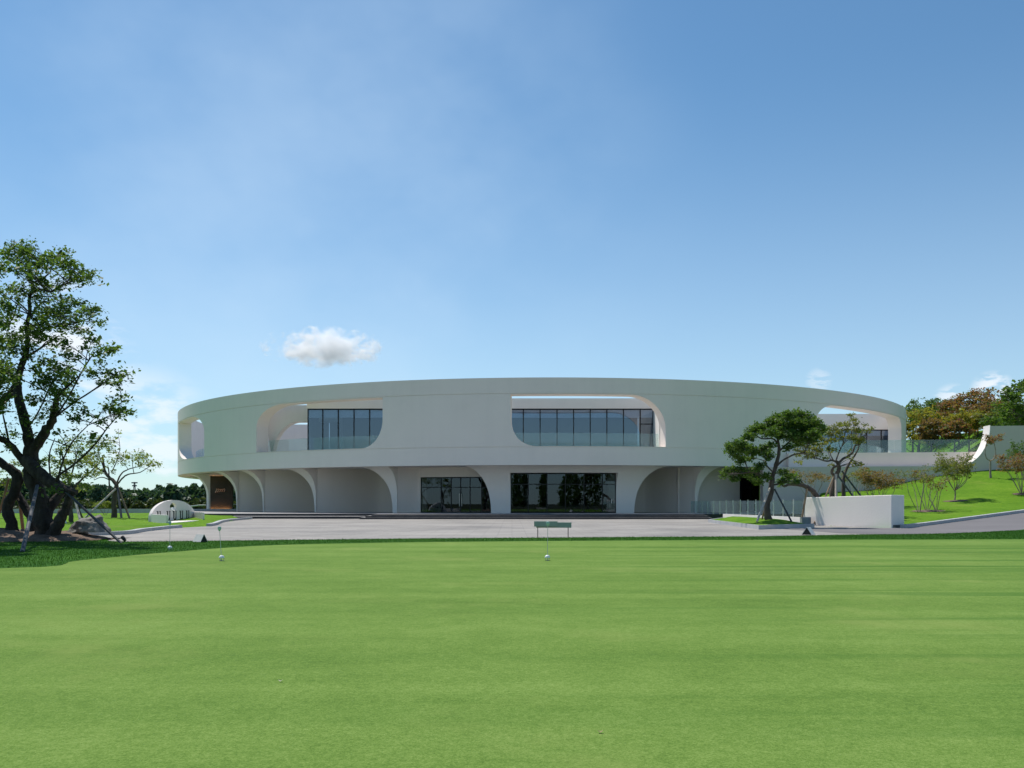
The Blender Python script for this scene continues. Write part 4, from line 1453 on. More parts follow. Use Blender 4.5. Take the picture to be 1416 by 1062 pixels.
C_ = """830 330 70 45;900 300 60 40;960 370 60 40;1020 390 50 30;1060 400 30 20;780 290 50 30;720 310 50 40;700 380 40 30;860 400 50 30;980 470 30 15;640 330 50 40;560 250 60 45;500 180 50 40;440 140 50 40;560 150 40 30;420 230 60 40;350 280 60 40;300 350 60 40;460 330 50 40;560 360 50 30;380 420 50 30;250 300 50 40;640 50 25 12;600 110 20 12;340 200 40 30;520 420 40 25;590 470 30 20;870 260 40 20;420 480 40 20"""
clusters = []
for c in C_.split(';'):
    x, y, rx, ry = map(float, c.split())
    px, py, _ = s7(x, y, 0)
    clusters.append(cl(px, py, rx / 7.588, ry / 7.588, Y2 + random.uniform(-1.2, 1.4), 0.42, 1.3))
build_tree('young_tree', 'slender pale green tree left of the white half round sign', 'tree', (gx(158, Y2), Y2, gzf(158, Y2)), limbs, clusters, 0.085, L_LIGHT, M['bark2'], group='trees on the left lawn', spray=0.22, per=6, twig=0.012, density=1.0)

Y3 = 50.0
yb3 = HY + (EYE - gzf(98, Y3)) * F / Y3
limbs = [
    pl3([(98, yb3 + 1, 3.4), (98, 705, 2.9), (99, 690, 2.8), (97, 675, 2.6), (94, 660, 2.2), (88, 640, 1.4), (84, 618, 0.8)], Y3),
    pl3([(98, 680, 2.0), (108, 668, 1.5), (122, 655, 1.0), (138, 640, 0.6)], Y3, 0.8),
    pl3([(96, 668, 1.4), (102, 645, 1.0), (108, 622, 0.6)], Y3, -0.8),
    pl3([(97, 678, 1.4), (85, 668, 1.1), (72, 660, 0.7)], Y3, 0.6),
]
clusters = []
for (x, y, rx, ry) in [(86, 622, 9, 6), (96, 612, 9, 6), (106, 620, 10, 6), (118, 630, 10, 6), (130, 640, 9, 6), (112, 642, 10, 7), (96, 638, 10, 7), (82, 642, 9, 7), (74, 655, 8, 6), (90, 658, 9, 6), (104, 660, 10, 6), (120, 655, 9, 6), (134, 655, 7, 5), (108, 676, 8, 4), (122, 672, 7, 4), (70, 636, 8, 6), (110, 606, 7, 5), (124, 616, 7, 5), (88, 676, 6, 4)]:
    clusters.append(cl(x, y, rx, ry, Y3 + random.uniform(-1.2, 1.4), 0.36, 1.3))
build_tree('young_tree', 'bushy yellow green tree directly behind the boulder', 'tree', (gx(98, Y3), Y3, gzf(98, Y3)), limbs, clusters, 0.08, L_LIGHT, M['bark2'], group='trees on the left lawn', spray=0.2, per=7, twig=0.011)
Y4 = 56.0
limbs = [pl3([(14, 728, 3), (16, 700, 2.6), (20, 678, 2), (28, 660, 1.2), (34, 645, 0.7)], Y4), pl3([(16, 690, 1.8), (6, 672, 1.2), (-6, 655, 0.7)], Y4, 0.6)]
clusters = [cl(x, y, rx, ry, Y4 + random.uniform(-1, 1), 0.34, 1.2) for (x, y, rx, ry) in [(6, 668, 9, 6), (20, 664, 9, 6), (32, 656, 8, 6), (-4, 655, 8, 6), (12, 648, 9, 6), (26, 640, 8, 6), (38, 668, 6, 5), (4, 684, 7, 4)]]
build_tree('young_tree', 'small pale tree seen between the trunks of the gnarled tree', 'tree', (gx(14, Y4), Y4, gzf(14, Y4)), limbs, clusters, 0.085, L_LIGHT, M['bark2'], group='trees on the left lawn', spray=0.2, per=7, twig=0.011)

# --- the pruned tree in the triangular bed
s4 = lambda x, y, r: (930 + x / 4.046, 520 + y / 4.046, r)
YA = 47.3
limbs = [
    pl3([s4(542, 812, 5.2), s4(528, 760, 4.6), s4(530, 720, 4.2), s4(548, 660, 3.8), s4(556, 600, 3.4), s4(560, 560, 3.2), s4(575, 510, 2.8), s4(592, 450, 2.4), s4(595, 400, 2.0), s4(590, 350, 1.5), s4(600, 290, 1.0), s4(640, 230, 0.6)], YA, 0.0),
    pl3([s4(590, 380, 1.4), s4(560, 350, 1.2), s4(500, 350, 1.0), s4(460, 320, 0.7), s4(470, 270, 0.5)], YA, 0.7),
    pl3([s4(575, 510, 1.6), s4(620, 470, 1.3), s4(680, 440, 1.1), s4(740, 430, 0.7)], YA, -0.6),
    pl3([s4(596, 420, 1.3), s4(640, 380, 1.1), s4(700, 330, 0.9), s4(770, 290, 0.5)], YA, 0.7),
    pl3([s4(552, 580, 1.5), s4(500, 560, 1.3), s4(450, 540, 1.0), s4(380, 545, 0.8), s4(310, 550, 0.5)], YA, -0.7),
    pl3([s4(565, 540, 1.1), s4(520, 490, 1.0), s4(540, 440, 0.8), s4(530, 400, 0.5)], YA, 0.4),
    pl3([s4(430, 540, 0.8), s4(405, 480, 0.7), s4(390, 430, 0.5)], YA - 0.5, 0.6),
    pl3([s4(556, 610, 1.3), s4(600, 600, 1.1), s4(650, 560, 0.9), s4(690, 580, 0.6)], YA, 0.4),
]
C_ = """640 220 45 22;700 215 45 22;590 235 35 25;560 260 45 25;500 290 45 25;450 310 40 22;760 240 40 25;800 270 40 25;830 300 28 25;740 280 50 30;680 270 50 30;620 280 45 28;660 330 45 25;730 330 45 28;790 330 40 25;600 330 30 20;540 320 40 20;430 340 30 20;370 380 35 25;330 410 30 18;310 390 18 14;400 400 40 25;440 420 35 22;350 440 30 20;380 470 30 20;430 460 25 15;480 420 25 18;520 400 25 20;540 440 30 22;550 380 20 14;320 530 35 16;290 550 25 14;360 520 30 14;400 540 35 18;340 575 35 12;440 560 30 18;470 590 30 14;460 520 25 14;500 500 28 14;520 560 25 16;620 540 30 12;660 560 30 12;690 590 22 10;620 590 25 12;700 370 40 22;770 360 30 20;650 400 25 18;590 300 30 16"""
clusters = []
for c in C_.split(';'):
    x, y, rx, ry = map(float, c.split())
    px, py, _ = s4(x, y, 0)
    ry *= 1.2
    clusters.append(cl(px, py, rx / 4.046, ry / 4.046, YA + random.uniform(-1.1, 1.1), 0.85, 1.1))
build_tree('pruned_tree', 'green cloud pruned tree leaning in the raised kerb bed', 'tree', (gx(1062, YA), YA, 0.4), limbs, clusters, 0.075, L_MID, M['bark2'], spray=0.16, per=10, twig=0.010)

# --- tree behind the white block wall
YB = 53.0
s8 = lambda x, y, r: (1090 + x / 7.588, 560 + y / 7.588, r)
limbs = [
    pl3([s8(465, 1010, 4), s8(462, 900, 3.6), s8(480, 820, 3.2), s8(505, 740, 3.0), s8(530, 680, 2.8), s8(525, 620, 2.6), s8(505, 595, 2.2)], YB),
    pl3([s8(500, 745, 2.2), s8(460, 720, 2.0), s8(460, 680, 1.8), s8(490, 650, 1.6), s8(520, 640, 1.5)], YB, -0.3),
    pl3([s8(525, 610, 2.0), s8(570, 570, 1.7), s8(640, 530, 1.5), s8(680, 490, 1.3), s8(700, 430, 1.0), s8(750, 420, 0.7)], YB, 0.6),
    pl3([s8(505, 598, 1.6), s8(460, 580, 1.4), s8(400, 590, 1.1), s8(300, 560, 0.8), s8(200, 540, 0.5)], YB, -0.7),
    pl3([s8(500, 590, 1.0), s8(520, 530, 0.9), s8(560, 440, 0.7), s8(620, 370, 0.4)], YB, 0.7),
    pl3([s8(480, 590, 1.0), s8(450, 540, 0.8), s8(430, 470, 0.5)], YB, 0.5),
    pl3([s8(580, 1000, 3), s8(578, 860, 2.6), s8(580, 760, 2.2), s8(600, 700, 1.8), s8(640, 620, 1.5), s8(690, 540, 1.2), s8(740, 440, 0.8), s8(720, 330, 0.6), s8(680, 200, 0.4), s8(660, 110, 0.25)], YB + 0.8, 0.6),
]
C_ = """660 100 30 20;690 150 35 25;720 190 30 20;820 205 35 10;880 240 30 8;620 210 40 25;560 200 40 20;480 240 45 25;420 260 40 25;440 310 45 25;520 280 45 30;600 270 45 25;700 270 45 28;770 270 45 28;830 280 35 18;690 330 45 28;760 350 40 25;780 390 30 20;710 390 35 20;640 340 35 20;550 340 35 20;470 370 40 20;400 380 40 22;350 350 35 20;340 420 45 22;280 400 40 22;220 380 35 20;160 380 40 22;120 420 40 22;200 440 45 22;270 460 45 22;340 480 40 20;420 460 40 20;470 470 35 16;100 470 30 18;160 490 40 20;230 510 40 20;120 520 35 16;300 530 40 18;200 550 35 16;380 560 35 15;460 630 35 14;640 500 30 15;650 560 30 14;720 600 40 16;760 620 30 14;700 640 25 12;100 600 30 14"""
clusters = []
for c in C_.split(';'):
    x, y, rx, ry = map(float, c.split())
    px, py, _ = s8(x, y, 0)
    clusters.append(cl(px, py, rx / 7.588, ry / 7.588, YB + random.uniform(-1.2, 1.2), 0.75, 1.1))
build_tree('garden_tree', 'yellow green twisting tree standing behind the white block wall', 'tree', (gx(1151, YB), YB, gzf(1151, YB)), limbs, clusters, 0.08, L_OLIVE, M['bark2'], spray=0.17, per=8, twig=0.010)

# bent trunk leaning over the wall to the left
YL = 52.0
limbs = [
    pl3([s4(825, 720, 3.6), s4(805, 668, 3.4), s4(770, 632, 3.2), s4(735, 615, 3.0), s4(700, 606, 2.6), s4(660, 605, 2.2), s4(625, 615, 1.6), s4(605, 600, 0.9)], YL, -0.5),
    pl3([s4(735, 616, 1.4), s4(720, 590, 1.1), s4(700, 575, 0.8), s4(680, 560, 0.5)], YL - 0.2, 0.4),
]
clusters = []
for c in "600 590 25 10;640 565 28 10;680 560 28 10;660 590 20 8;700 580 18 9;615 610 20 8".split(';'):
    x, y, rx, ry = map(float, c.split())
    px, py, _ = s4(x, y, 0)
    clusters.append(cl(px, py, rx / 4.046, ry / 4.046, YL + random.uniform(-0.6, 0.3), 0.6, 1.0))
build_tree('bent_tree', 'low bent tree arching left from behind the white block wall', 'tree', (gx(1132, YL), YL, gzf(1132, YL)), limbs, clusters, 0.075, L_MID, M['bark2'], spray=0.16, per=9, twig=0.010)


# --- shrubs
def shrub(px, Y, pbase, w, h, leafm, label, n_stem=7, dens=1.0, leaf=0.06, name='shrub', group=None, open_=0.35, base_z=None, per=6, single=0.0):
    z0 = gzf(px, Y) if base_z is None else base_z
    base = Vector((gx(px, Y), Y, z0))
    limbs, clusters = [], []
    foot = base
    if single:
        foot = base + Vector((0.03, 0, h * single))
        limbs.append([(base - Vector((0, 0, .05)), .055), (base.lerp(foot, .5) + Vector((.03, 0, 0)), .048), (foot, .042)])
    for i in range(n_stem):
        a_ = 2 * math.pi * i / n_stem + random.uniform(-.4, .4)
        rr = w * random.uniform(0.32, 0.62)
        tip = base + Vector((math.cos(a_) * rr, math.sin(a_) * rr, h * random.uniform(0.72, 0.98)))
        midp = base + Vector((math.cos(a_ + random.uniform(-.6, .6)) * rr * random.uniform(.45, .8), math.sin(a_) * rr * .6, h * random.uniform(0.35, 0.5)))
        r_ = 0.009 + 0.0035 * h
        limbs.append([(foot + Vector((math.cos(a_) * .06, math.sin(a_) * .06, -0.05)), r_ * 1.3), (midp, r_), (midp.lerp(tip, .5) + Vector((random.uniform(-.1, .1), random.uniform(-.1, .1), 0)), r_ * .65), (tip, r_ * .35)])
        for k in range(4):
            t = random.uniform(open_, 1.02)
            c = midp.lerp(tip, t) + Vector((random.gauss(0, .16) * w * .6, random.gauss(0, .16) * w * .6, random.gauss(0, .05) * h))
            clusters.append((c, w * 0.16, w * 0.16, h * 0.09, int(11 * dens)))
    return build_tree(name, label, 'shrub', base, limbs, clusters, leaf, leafm, M['twig'], group, spray=0.13, per=per, twig=0.008, sides=6, parent_names=('stems', 'foliage'))


GS = 'shrubs on the sloping lawn'
shrub(1213, 60, 0, 2.5, 2.7, L_BRONZE, 'dome shaped bronze leaved shrub just left of the pale wall end', 12, 1.5, group=GS, base_z=0.9)
shrub(1271, 55, 0, 2.0, 3.1, L_OLIVE, 'open twiggy shrub right behind the white block wall end', 4, 0.7, group=GS, open_=0.5)
shrub(1282, 55.5, 0, 1.6, 2.9, L_BRONZE, 'sparse bronze shrub between two twiggy shrubs on the lawn', 4, 0.6, group=GS, open_=0.5)
shrub(1295, 56.2, 0, 1.7, 2.5, L_OLIVE, 'thin many stemmed shrub beside the round olive shrub', 5, 0.35, group=GS, open_=0.55)
shrub(1320, 63, 0, 2.5, 3.5, L_OLIVE, 'round olive green shrub on the slope below the curved wall', 10, 2.2, group=GS, open_=0.3, single=0.24)
shrub(1413, 64, 0, 2.6, 3.2, L_RUST, 'reddish shrub at the picture edge before the tall wall', 9, 1.8, group=GS)
shrub(1420, 68, 0, 2.2, 3.6, L_MID, 'green bush behind the reddish shrub by the tall wall', 8, 1.8, group=GS)
shrub(1122, 62, 0, 2.3, 2.4, L_BRONZE, 'bare pale twigged shrub against the wall behind the bent tree', 8, 0.7, group=GS, open_=0.6, base_z=1.4)
shrub(1183, 62, 0, 2.0, 2.9, L_OLIVE, 'small sparse shrub right of the twisting tree', 5, 0.9, group=GS, open_=0.5, base_z=1.2)
shrub(146, 72, 0, 1.3, 1.2, L_LIGHT, 'small bright yellow green shrub near the slender tree', 7, 1.6)
# sapling with looped stems
YS = 73.0
limbs = []
zb_ = gzf(1369.5, YS)
bp_ = Vector((gx(1369.5, YS), YS, zb_))
t_ = at(1369.5, 637, YS)
limbs.append([(bp_, 0.10), (bp_.lerp(t_, .5), 0.085), (t_, 0.07)])
for sx in (-1, 1):
    limbs.append([(t_, 0.05), (at(1369.5 + sx * 5, 634, YS), 0.045), (at(1369.5 + sx * 7.3, 626, YS), 0.04), (at(1369.5 + sx * 6.3, 617, YS), 0.035), (at(1369.5 + sx * 3.5, 608, YS), 0.025)])
clusters = [cl(x, y, rx, ry, YS + random.uniform(-.4, .4), 0.8, 1.2) for x, y, rx, ry in [(1364, 605, 6, 4), (1372, 608, 7, 4), (1380, 606, 7, 3), (1368, 612, 5, 3), (1386, 603, 4, 2)]]
build_tree('sapling', 'young rusty leaved sapling with a ring of stems before the tall wall', 'tree', bp_, limbs, clusters, 0.085, L_RUST, M['twig'], spray=0.2, per=7, twig=0.012)
# soil patches under the lawn shrubs
for px, Y, w_, lb in ((1320, 62.8, 1.7, 'bare earth ring round the stem of the round olive shrub'), (1284, 55.4, 2.2, 'bare earth strip under the three twiggy shrubs'), (1413, 64, 1.4, 'bare earth ring under the reddish shrub')):
    bm = bmesh.new()
    c = Vector((gx(px, Y), Y, 0)); ring_ = []
    vc = bm.verts.new((c.x, c.y, float(ground_z(c.x, c.y)) + 0.09))
    for i in range(22):
        a_ = 2 * math.pi * i / 22; q = random.uniform(.85, 1.12) * w_ * 0.5
        x_, y_ = c.x + math.cos(a_) * q, c.y + math.sin(a_) * q * 0.8
        ring_.append(bm.verts.new((x_, y_, float(ground_z(x_, y_)) + 0.012)))
    for i in range(22): bm.faces.new((vc, ring_[i], ring_[(i + 1) % 22]))
    tag(obj('soil_patch', bm, M['soil'], smooth=50), lb, 'soil', 'bare soil rings under shrubs', 'structure')


# --- trees on the hill behind
def auto_tree(name, label, base, h, w, leafm, group, nclu=34, leaf=0.16, trunk=0.30, per=7, sprays=9, bark=None, parts=('trunk', 'crown'), shape=1.0):
    base = Vector(base)
    limbs, clusters = [], []
    th = h * trunk
    topv = base + Vector((random.gauss(0, .04) * h, random.gauss(0, .04) * h, h * 0.86))
    limbs.append([(base - Vector((0, 0, .1)), h * .022), (base + Vector((0, 0, th)), h * .017), (base.lerp(topv, .7), h * .010), (topv, h * .003)])
    for i in range(7):
        a_ = 2.4 * i + random.uniform(-.4, .4)
        p0 = base.lerp(topv, random.uniform(.30, .62))
        rr = w * random.uniform(.30, .46)
        tip = p0 + Vector((math.cos(a_) * rr, math.sin(a_) * rr, h * random.uniform(.12, .30)))
        limbs.append([(p0, h * .008), (p0.lerp(tip, .5) + Vector((0, 0, -.03 * h)), h * .0055), (tip, h * .002)])
    for i in range(nclu):
        v = rng.normal(size=3); v /= np.linalg.norm(v); v *= rng.uniform(.35, 1) ** .5
        zc = th + (h - th) * 0.55
        k = 1.0 - 0.25 * max(0, v[2]) * shape
        c = base + Vector((v[0] * w * .5 * k * random.uniform(.75, 1.12), v[1] * w * .5 * k, zc + v[2] * (h - th) * .46))
        q = w * random.uniform(.09, .17)
        clusters.append((c, q, q, q * .62, sprays))
    return build_tree(name, label, 'tree', base, limbs, clusters, leaf, leafm, bark or M['bark2'], group, spray=leaf * 1.9, per=per, twig=0.02, sides=6, parent_names=parts)


GH = 'trees on the hill behind the terrace'
hill = [
    (1262, 128, 550, 7.0, L_DARK, 'dark evergreen tree touching the end of the ring wall', 'evergreen_tree'),
    (1280, 132, 549, 7.5, L_DARK, 'dark evergreen behind the golden tree'  , 'evergreen_tree'),
    (1302, 126, 552, 8.0, L_DARK, 'broad dark green tree between golden and rust trees', 'evergreen_tree'),
    (1270, 112, 562, 6.4, L_GOLD, 'golden yellow tree beside the end of the ring wall', 'autumn_tree'),
    (1288, 108, 574, 3.4, L_BRONZE, 'low bronze tree behind the glass railing', 'autumn_tree'),
    (1326, 118, 545, 7.0, L_RUST, 'rust red tree left of the tallest autumn tree', 'autumn_tree'),
    (1352, 116, 537, 8.2, L_RUST, 'tallest reddish brown autumn tree on the hill', 'autumn_tree'),
    (1340, 108, 566, 6.0, L_GOLD, 'yellow green autumn tree in front of the tallest rust tree', 'autumn_tree'),
    (1320, 106, 578, 3.6, L_RUST, 'small red brown tree low behind the glass railing', 'autumn_tree'),
    (1372, 112, 552, 6.5, L_BRONZE, 'sparse bronze tree just above the curved wall top', 'autumn_tree'),
    (1393, 104, 570, 6.0, L_OLIVE, 'olive tree rising over the tall right wall', 'autumn_tree'),
]
for px, Y, ytop, w_, lm, lb, nm in hill:
    x_ = gx(px, Y); z0 = float(ground_z(x_, Y))
    h_ = rz(ytop + 3, Y) - z0
    auto_tree(nm, lb, (x_, Y, z0), max(3.0, h_), w_, lm, GH, nclu=44 if w_ > 5 else 26, leaf=0.17, trunk=0.26 if Y > 113 else 0.48, sprays=11, per=8)
auto_tree('tall_tree', 'tall leafy green tree cut by the right picture edge', (gx(1425, 90), 90, float(ground_z(gx(1425, 90), 90))), rz(522, 90) - float(ground_z(gx(1425, 90), 90)), 6.0, L_MID, GH, nclu=66, leaf=0.17, trunk=0.25, sprays=12)
auto_tree('autumn_tree', 'green and yellow tree under the tall edge tree', (gx(1412, 98), 98, float(ground_z(gx(1412, 98), 98))), rz(565, 98) - float(ground_z(gx(1412, 98), 98)), 6.4, L_MID, GH, nclu=60, leaf=0.17, trunk=0.2, sprays=12)

# --- far pine wood on the left: one mass
def wood(name, spots, leafm, label, n_leaf=420, size=0.55):
    P = []
    for x_, y_, z0, h_, w_, k in spots:
        n_ = n_leaf
        t = rng.uniform(0.08, 1.0, n_)
        if k == 0: prof = np.sqrt(np.clip(1 - ((t - 0.45) / 0.57) ** 2, 0, 1)) * (1.05 - .35 * t)
        else: prof = np.sqrt(np.clip(1 - ((t - 0.45) / 0.56) ** 2, 0, 1))
        a_ = rng.uniform(0, 2 * math.pi, n_)
        lob = 0.78 + 0.22 * np.sin(a_ * 3 + x_) * np.cos(t * 14 + y_) + rng.normal(0, .10, n_)
        r_ = prof * w_ * 0.5 * lob * np.sqrt(rng.uniform(0.3, 1, n_))
        P.append(np.stack([x_ + r_ * np.cos(a_), y_ + r_ * np.sin(a_), z0 + t * h_ + rng.normal(0, .15, n_)], 1))
    P = np.concatenate(P)
    o = link(name, leaf_mesh(name, P, size, up=0.2, aspect=1.2), leafm)
    return tag(o, label, None, None, 'stuff')


spots = []
for row, (Y, n_) in enumerate(((205, 60), (222, 62), (240, 60))):
    for i in range(n_):
        px = -60 + 420 * (i + random.uniform(-.4, .4)) / n_
        yt = 676 - 5 * math.sin(px * 0.021 + 0.6) - 3 * math.sin(px * .057) + random.uniform(-4, 5) - row * 1.5
        if px < 120: yt -= (120 - px) * 0.02
        x_ = gx(px, Y); z0 = float(ground_z(x_, Y)) - 0.3
        h_ = rz(yt, Y) - z0
        spots.append((x_, Y + random.uniform(-5, 5), z0, h_, random.uniform(5.2, 7.4), 0))
wood('pine_wood', spots, L_PINE, 'far dark pine wood along the left horizon', 760, 0.62)
spots = []
for i in range(46):
    px = -40 + 390 * (i + random.uniform(-.4, .4)) / 46
    Y = random.uniform(168, 190)
    x_ = gx(px, Y); z0 = float(ground_z(x_, Y)) - 0.2
    spots.append((x_, Y, z0, rz(random.uniform(689, 697), Y) - z0, random.uniform(3, 6), 1))
wood('undergrowth', spots, leaf_mat('leaf_scrub', [(0.04, 0.075, 0.025), (0.08, 0.105, 0.03), (0.055, 0.09, 0.03)], 0.2), 'lighter green scrub along the foot of the pine wood', 420, 0.5)
# woodland behind the viewer: mirrored by the ground floor glass
spots = []
for x_, y_, h_, w_ in ((1.2, -30, 8.5, 4.0), (14, -30, 7.0, 5.5), (18, -33, 9.5, 6.5), (23, -31, 8.0, 6), (29, -30, 9, 7), (-8, -30, 8.0, 5.0), (-12.5, -31, 9, 5), (-19, -32, 9, 7), (-27, -31, 8, 7), (36, -34, 9, 8), (-36, -34, 9, 8)):
    spots.append((x_, y_, 0, h_, w_, 1))
wood('woodland', spots, L_DARK, 'dark green woodland across the green reflected in the glass', 2600, 0.34)

# ------------------------------------------------------------------ tree props
GP = 'props supporting the trees'


def prop(p0, p1, r, mat, label):
    bm = bmesh.new()
    p0, p1 = Vector(p0), Vector(p1)
    d_ = (p1 - p0).normalized()
    tube(bm, [p0 - d_ * 0.05, p0.lerp(p1, .5), p1], [r, r, r * .95], 10)
    o = obj('tree_prop', bm, mat, None, smooth=40)
    o.data.transform(Matrix.Translation(-p0)); o.location = p0
    return tag(o, label, 'tree prop', GP)


gpt = lambda px, py, z=0.03: Vector((*gp(px, py, z), z))
prop(gpt(167, 750.5), at(79, 669, 29.8), 0.045, M['pole'], 'long dark pole slanting in front of the boulder')
prop(gpt(31, 763), at(51.5, 672, 29.2), 0.06, M['pole'], 'grey pole leaning on the front of the gnarled trunk')
prop((gx(33, 33), 33, 0), at(27, 690, 30.9), 0.06, M['wood'], 'brown timber post between the two left trunks')
prop((gx(-10, 33.0), 33.0, 0.0), at(12, 662, 30.6), 0.04, M['wood'], 'thin timber pole at the far left picture edge')
prop((gx(168, 56.8), 56.8, gzf(168, 56.8)), at(162.3, 675, 57.9), 0.075, M['pole'], 'grey pole standing beside the slender tree trunk')
prop((gx(179, 57.2), 57.2, gzf(179, 57.2)), at(163.2, 674, 58.0), 0.065, M['wood'], 'brown pole right of the slender tree trunk')
prop((gx(118, 56), 56, gzf(118, 56)), at(160, 676, 57.8), 0.065, M['palewood'], 'long pale pole slanting to the slender tree')
prop((gx(112, 48.6), 48.6, gzf(112, 48.6)), at(104, 693, 49.6), 0.07, M['palewood'], 'pale pole propping the bushy tree behind the boulder')
prop((gx(116, 50.6), 50.6, gzf(116, 50.6)), at(103, 690, 50.1), 0.05, M['bark2'], 'dark pole crossing the pale pole behind the boulder')
prop((*gp(1047, 720, 0.4), 0.38), at(1064.5, 675, YA - 0.1), 0.06, M['palewood'], 'pale pole at the left of the cloud pruned tree')
prop((gx(1053.5, 48.5), 48.5, 0.38), at(1065.5, 676, YA + 0.2), 0.05, M['wood'], 'brown pole close behind the cloud pruned trunk')
prop((gx(1094, 46.7), 46.7, 0.36), at(1071, 676, YA), 0.05, M['pole'], 'dark pole slanting right from the cloud pruned trunk')
YBz = lambda px, Y: float(ground_z(gx(px, Y), Y))
prop((gx(1156.5, 51.6), 51.6, YBz(1156, 51.6)), at(1156, 656, YB - 0.2), 0.085, M['palewood'], 'upright pale post in front of the twisting tree')
prop((gx(1124, 51.4), 51.4, YBz(1124, 51.4)), at(1153.5, 658, YB - 0.2), 0.05, M['wood'], 'brown pole slanting left from the twisting tree')
prop((gx(1200, 52.6), 52.6, YBz(1200, 52.6)), at(1159, 658, YB - 0.1), 0.055, M['pole'], 'dark pole slanting right low from the twisting tree')
prop((gx(1210, 54), 54, YBz(1210, 54)), at(1164, 651, YB + 0.6), 0.055, M['pole'], 'dark pole slanting right high from the twisting tree')
prop((gx(1137, 52.6), 52.6, YBz(1137, 52.6)), at(1150, 676, YB + 0.1), 0.045, M['wood'], 'short brown pole behind the twisting trunk')
prop((gx(1107, 51.4), 51.4, YBz(1107, 51.4)), at(1116, 675.5, YL - 0.3), 0.06, M['wood'], 'forked timber prop under the bent tree')
prop((gx(1179, 56), 56, YBz(1179, 56)), at(1179, 666, 56), 0.05, M['palewood'], 'short pale stake right of the twisting tree')

# ladder-like stand behind the big tree
tr_ = empty('trestle', (gx(88, 48), 48, gzf(88, 48)), 'pale metal trestle standing on the lawn behind the gnarled trunk', 'trestle')
def tpt(px, py, Y): return at(px, py, Y)
for pts_ in (((80, 734), (86.5, 713)), ((86, 734), (88, 713)), ((94.5, 735), (89, 713))):
    bm = bmesh.new()
    tube(bm, [tpt(*pts_[0], 48), tpt(*pts_[1], 48.2)], 0.03, 8)
    obj('leg', bm, M['steel'], tr_)
for k in range(3):
    y_ = 718 + k * 5
    bm = bmesh.new()
    tube(bm, [tpt(85.5 - k * 1.6, y_, 48), tpt(90.3 + k * 1.3, y_, 48)], 0.022, 6)
    obj('rung', bm, M['steel'], tr_)

# ------------------------------------------------------------------ boulder, soil mound
def lump(name, mat, c, sx, sy, sz, seed, cut, label, cat, sub=4, amp=0.25):
    from mathutils import noise
    bm = bmesh.new()
    bmesh.ops.create_icosphere(bm, subdivisions=sub, radius=1)
    r_ = random.Random(seed)
    planes = [(Vector((r_.gauss(0, 1), r_.gauss(0, 1), r_.gauss(0, .7))).normalized(), r_.uniform(.62, .88)) for _ in range(cut)]
    for v in bm.verts:
        p = v.co.copy()
        for nrm_, dd_ in planes:
            k = p.dot(nrm_)
            if k > dd_: p -= nrm_ * (k - dd_) * 0.9
        n1 = noise.fractal(p * 1.6 + Vector((seed, 0, 0)), 1.0, 2.0, 4)
        p *= 1 + amp * 0.5 * n1
        v.co = Vector((p.x * sx, p.y * sy, max(p.z * sz, -0.25 * sz))) + Vector(c)
    o = centre(obj(name, bm, mat, None, smooth=38))
    return tag(o, label, cat)


Yk = 31.3
lump('boulder', M['rock'], (gx(126, Yk), Yk, 0.42), 0.74, 0.65, 0.52, 5, 9, 'large grey boulder standing beside the gnarled tree', 'boulder', amp=0.5)
lump('boulder', M['rock'], (gx(107, Yk + 0.3), Yk + 0.3, 0.15), 0.40, 0.4, 0.42, 11, 8, 'smaller pale boulder against the left of the large boulder', 'boulder', amp=0.5)
bm = bmesh.new()
from mathutils import noise as mnoise
gxs = np.linspace(-22.5, -14.6, 60); gys = np.linspace(28.6, 33.2, 34)
vv = {}
for i, x_ in enumerate(gxs):
    for j, y_ in enumerate(gys):
        e = max(0.0, 1 - ((x_ + 18.2) / 3.7) ** 2 - ((y_ - 31.0) / 2.1) ** 2)
        z_ = 0.02 + 0.34 * e ** .7 + 0.16 * e * mnoise.fractal(Vector((x_ * 1.4, y_ * 1.4, 0)), 1, 2, 4)
        vv[i, j] = bm.verts.new((x_, y_, z_ if e > 0 else 0.0))
for i in range(59):
    for j in range(33):
        bm.faces.new((vv[i, j], vv[i + 1, j], vv[i + 1, j + 1], vv[i, j + 1]))
tag(obj('soil_mound', bm, M['soil'], smooth=60), 'mound of bare brown soil round the foot of the gnarled tree', 'soil', None, 'structure')
# small spotlight by the prop foot
sp = empty('garden_spotlight', gpt(171.5, 750.2), 'small dark garden spotlight at the foot of the slanting pole', 'spotlight')
bm = bmesh.new(); p = Vector(sp.location)
tube(bm, [p, p + Vector((0, 0, .10))], .02, 8); obj('stake', bm, M['black'], sp)
bm = bmesh.new(); tube(bm, [p + Vector((.05, -.02, .06)), p + Vector((-.02, .0, .14)), p + Vector((-.07, .02, .18))], [.045, .06, .065], 12); obj('lamp_head', bm, M['black'], sp)

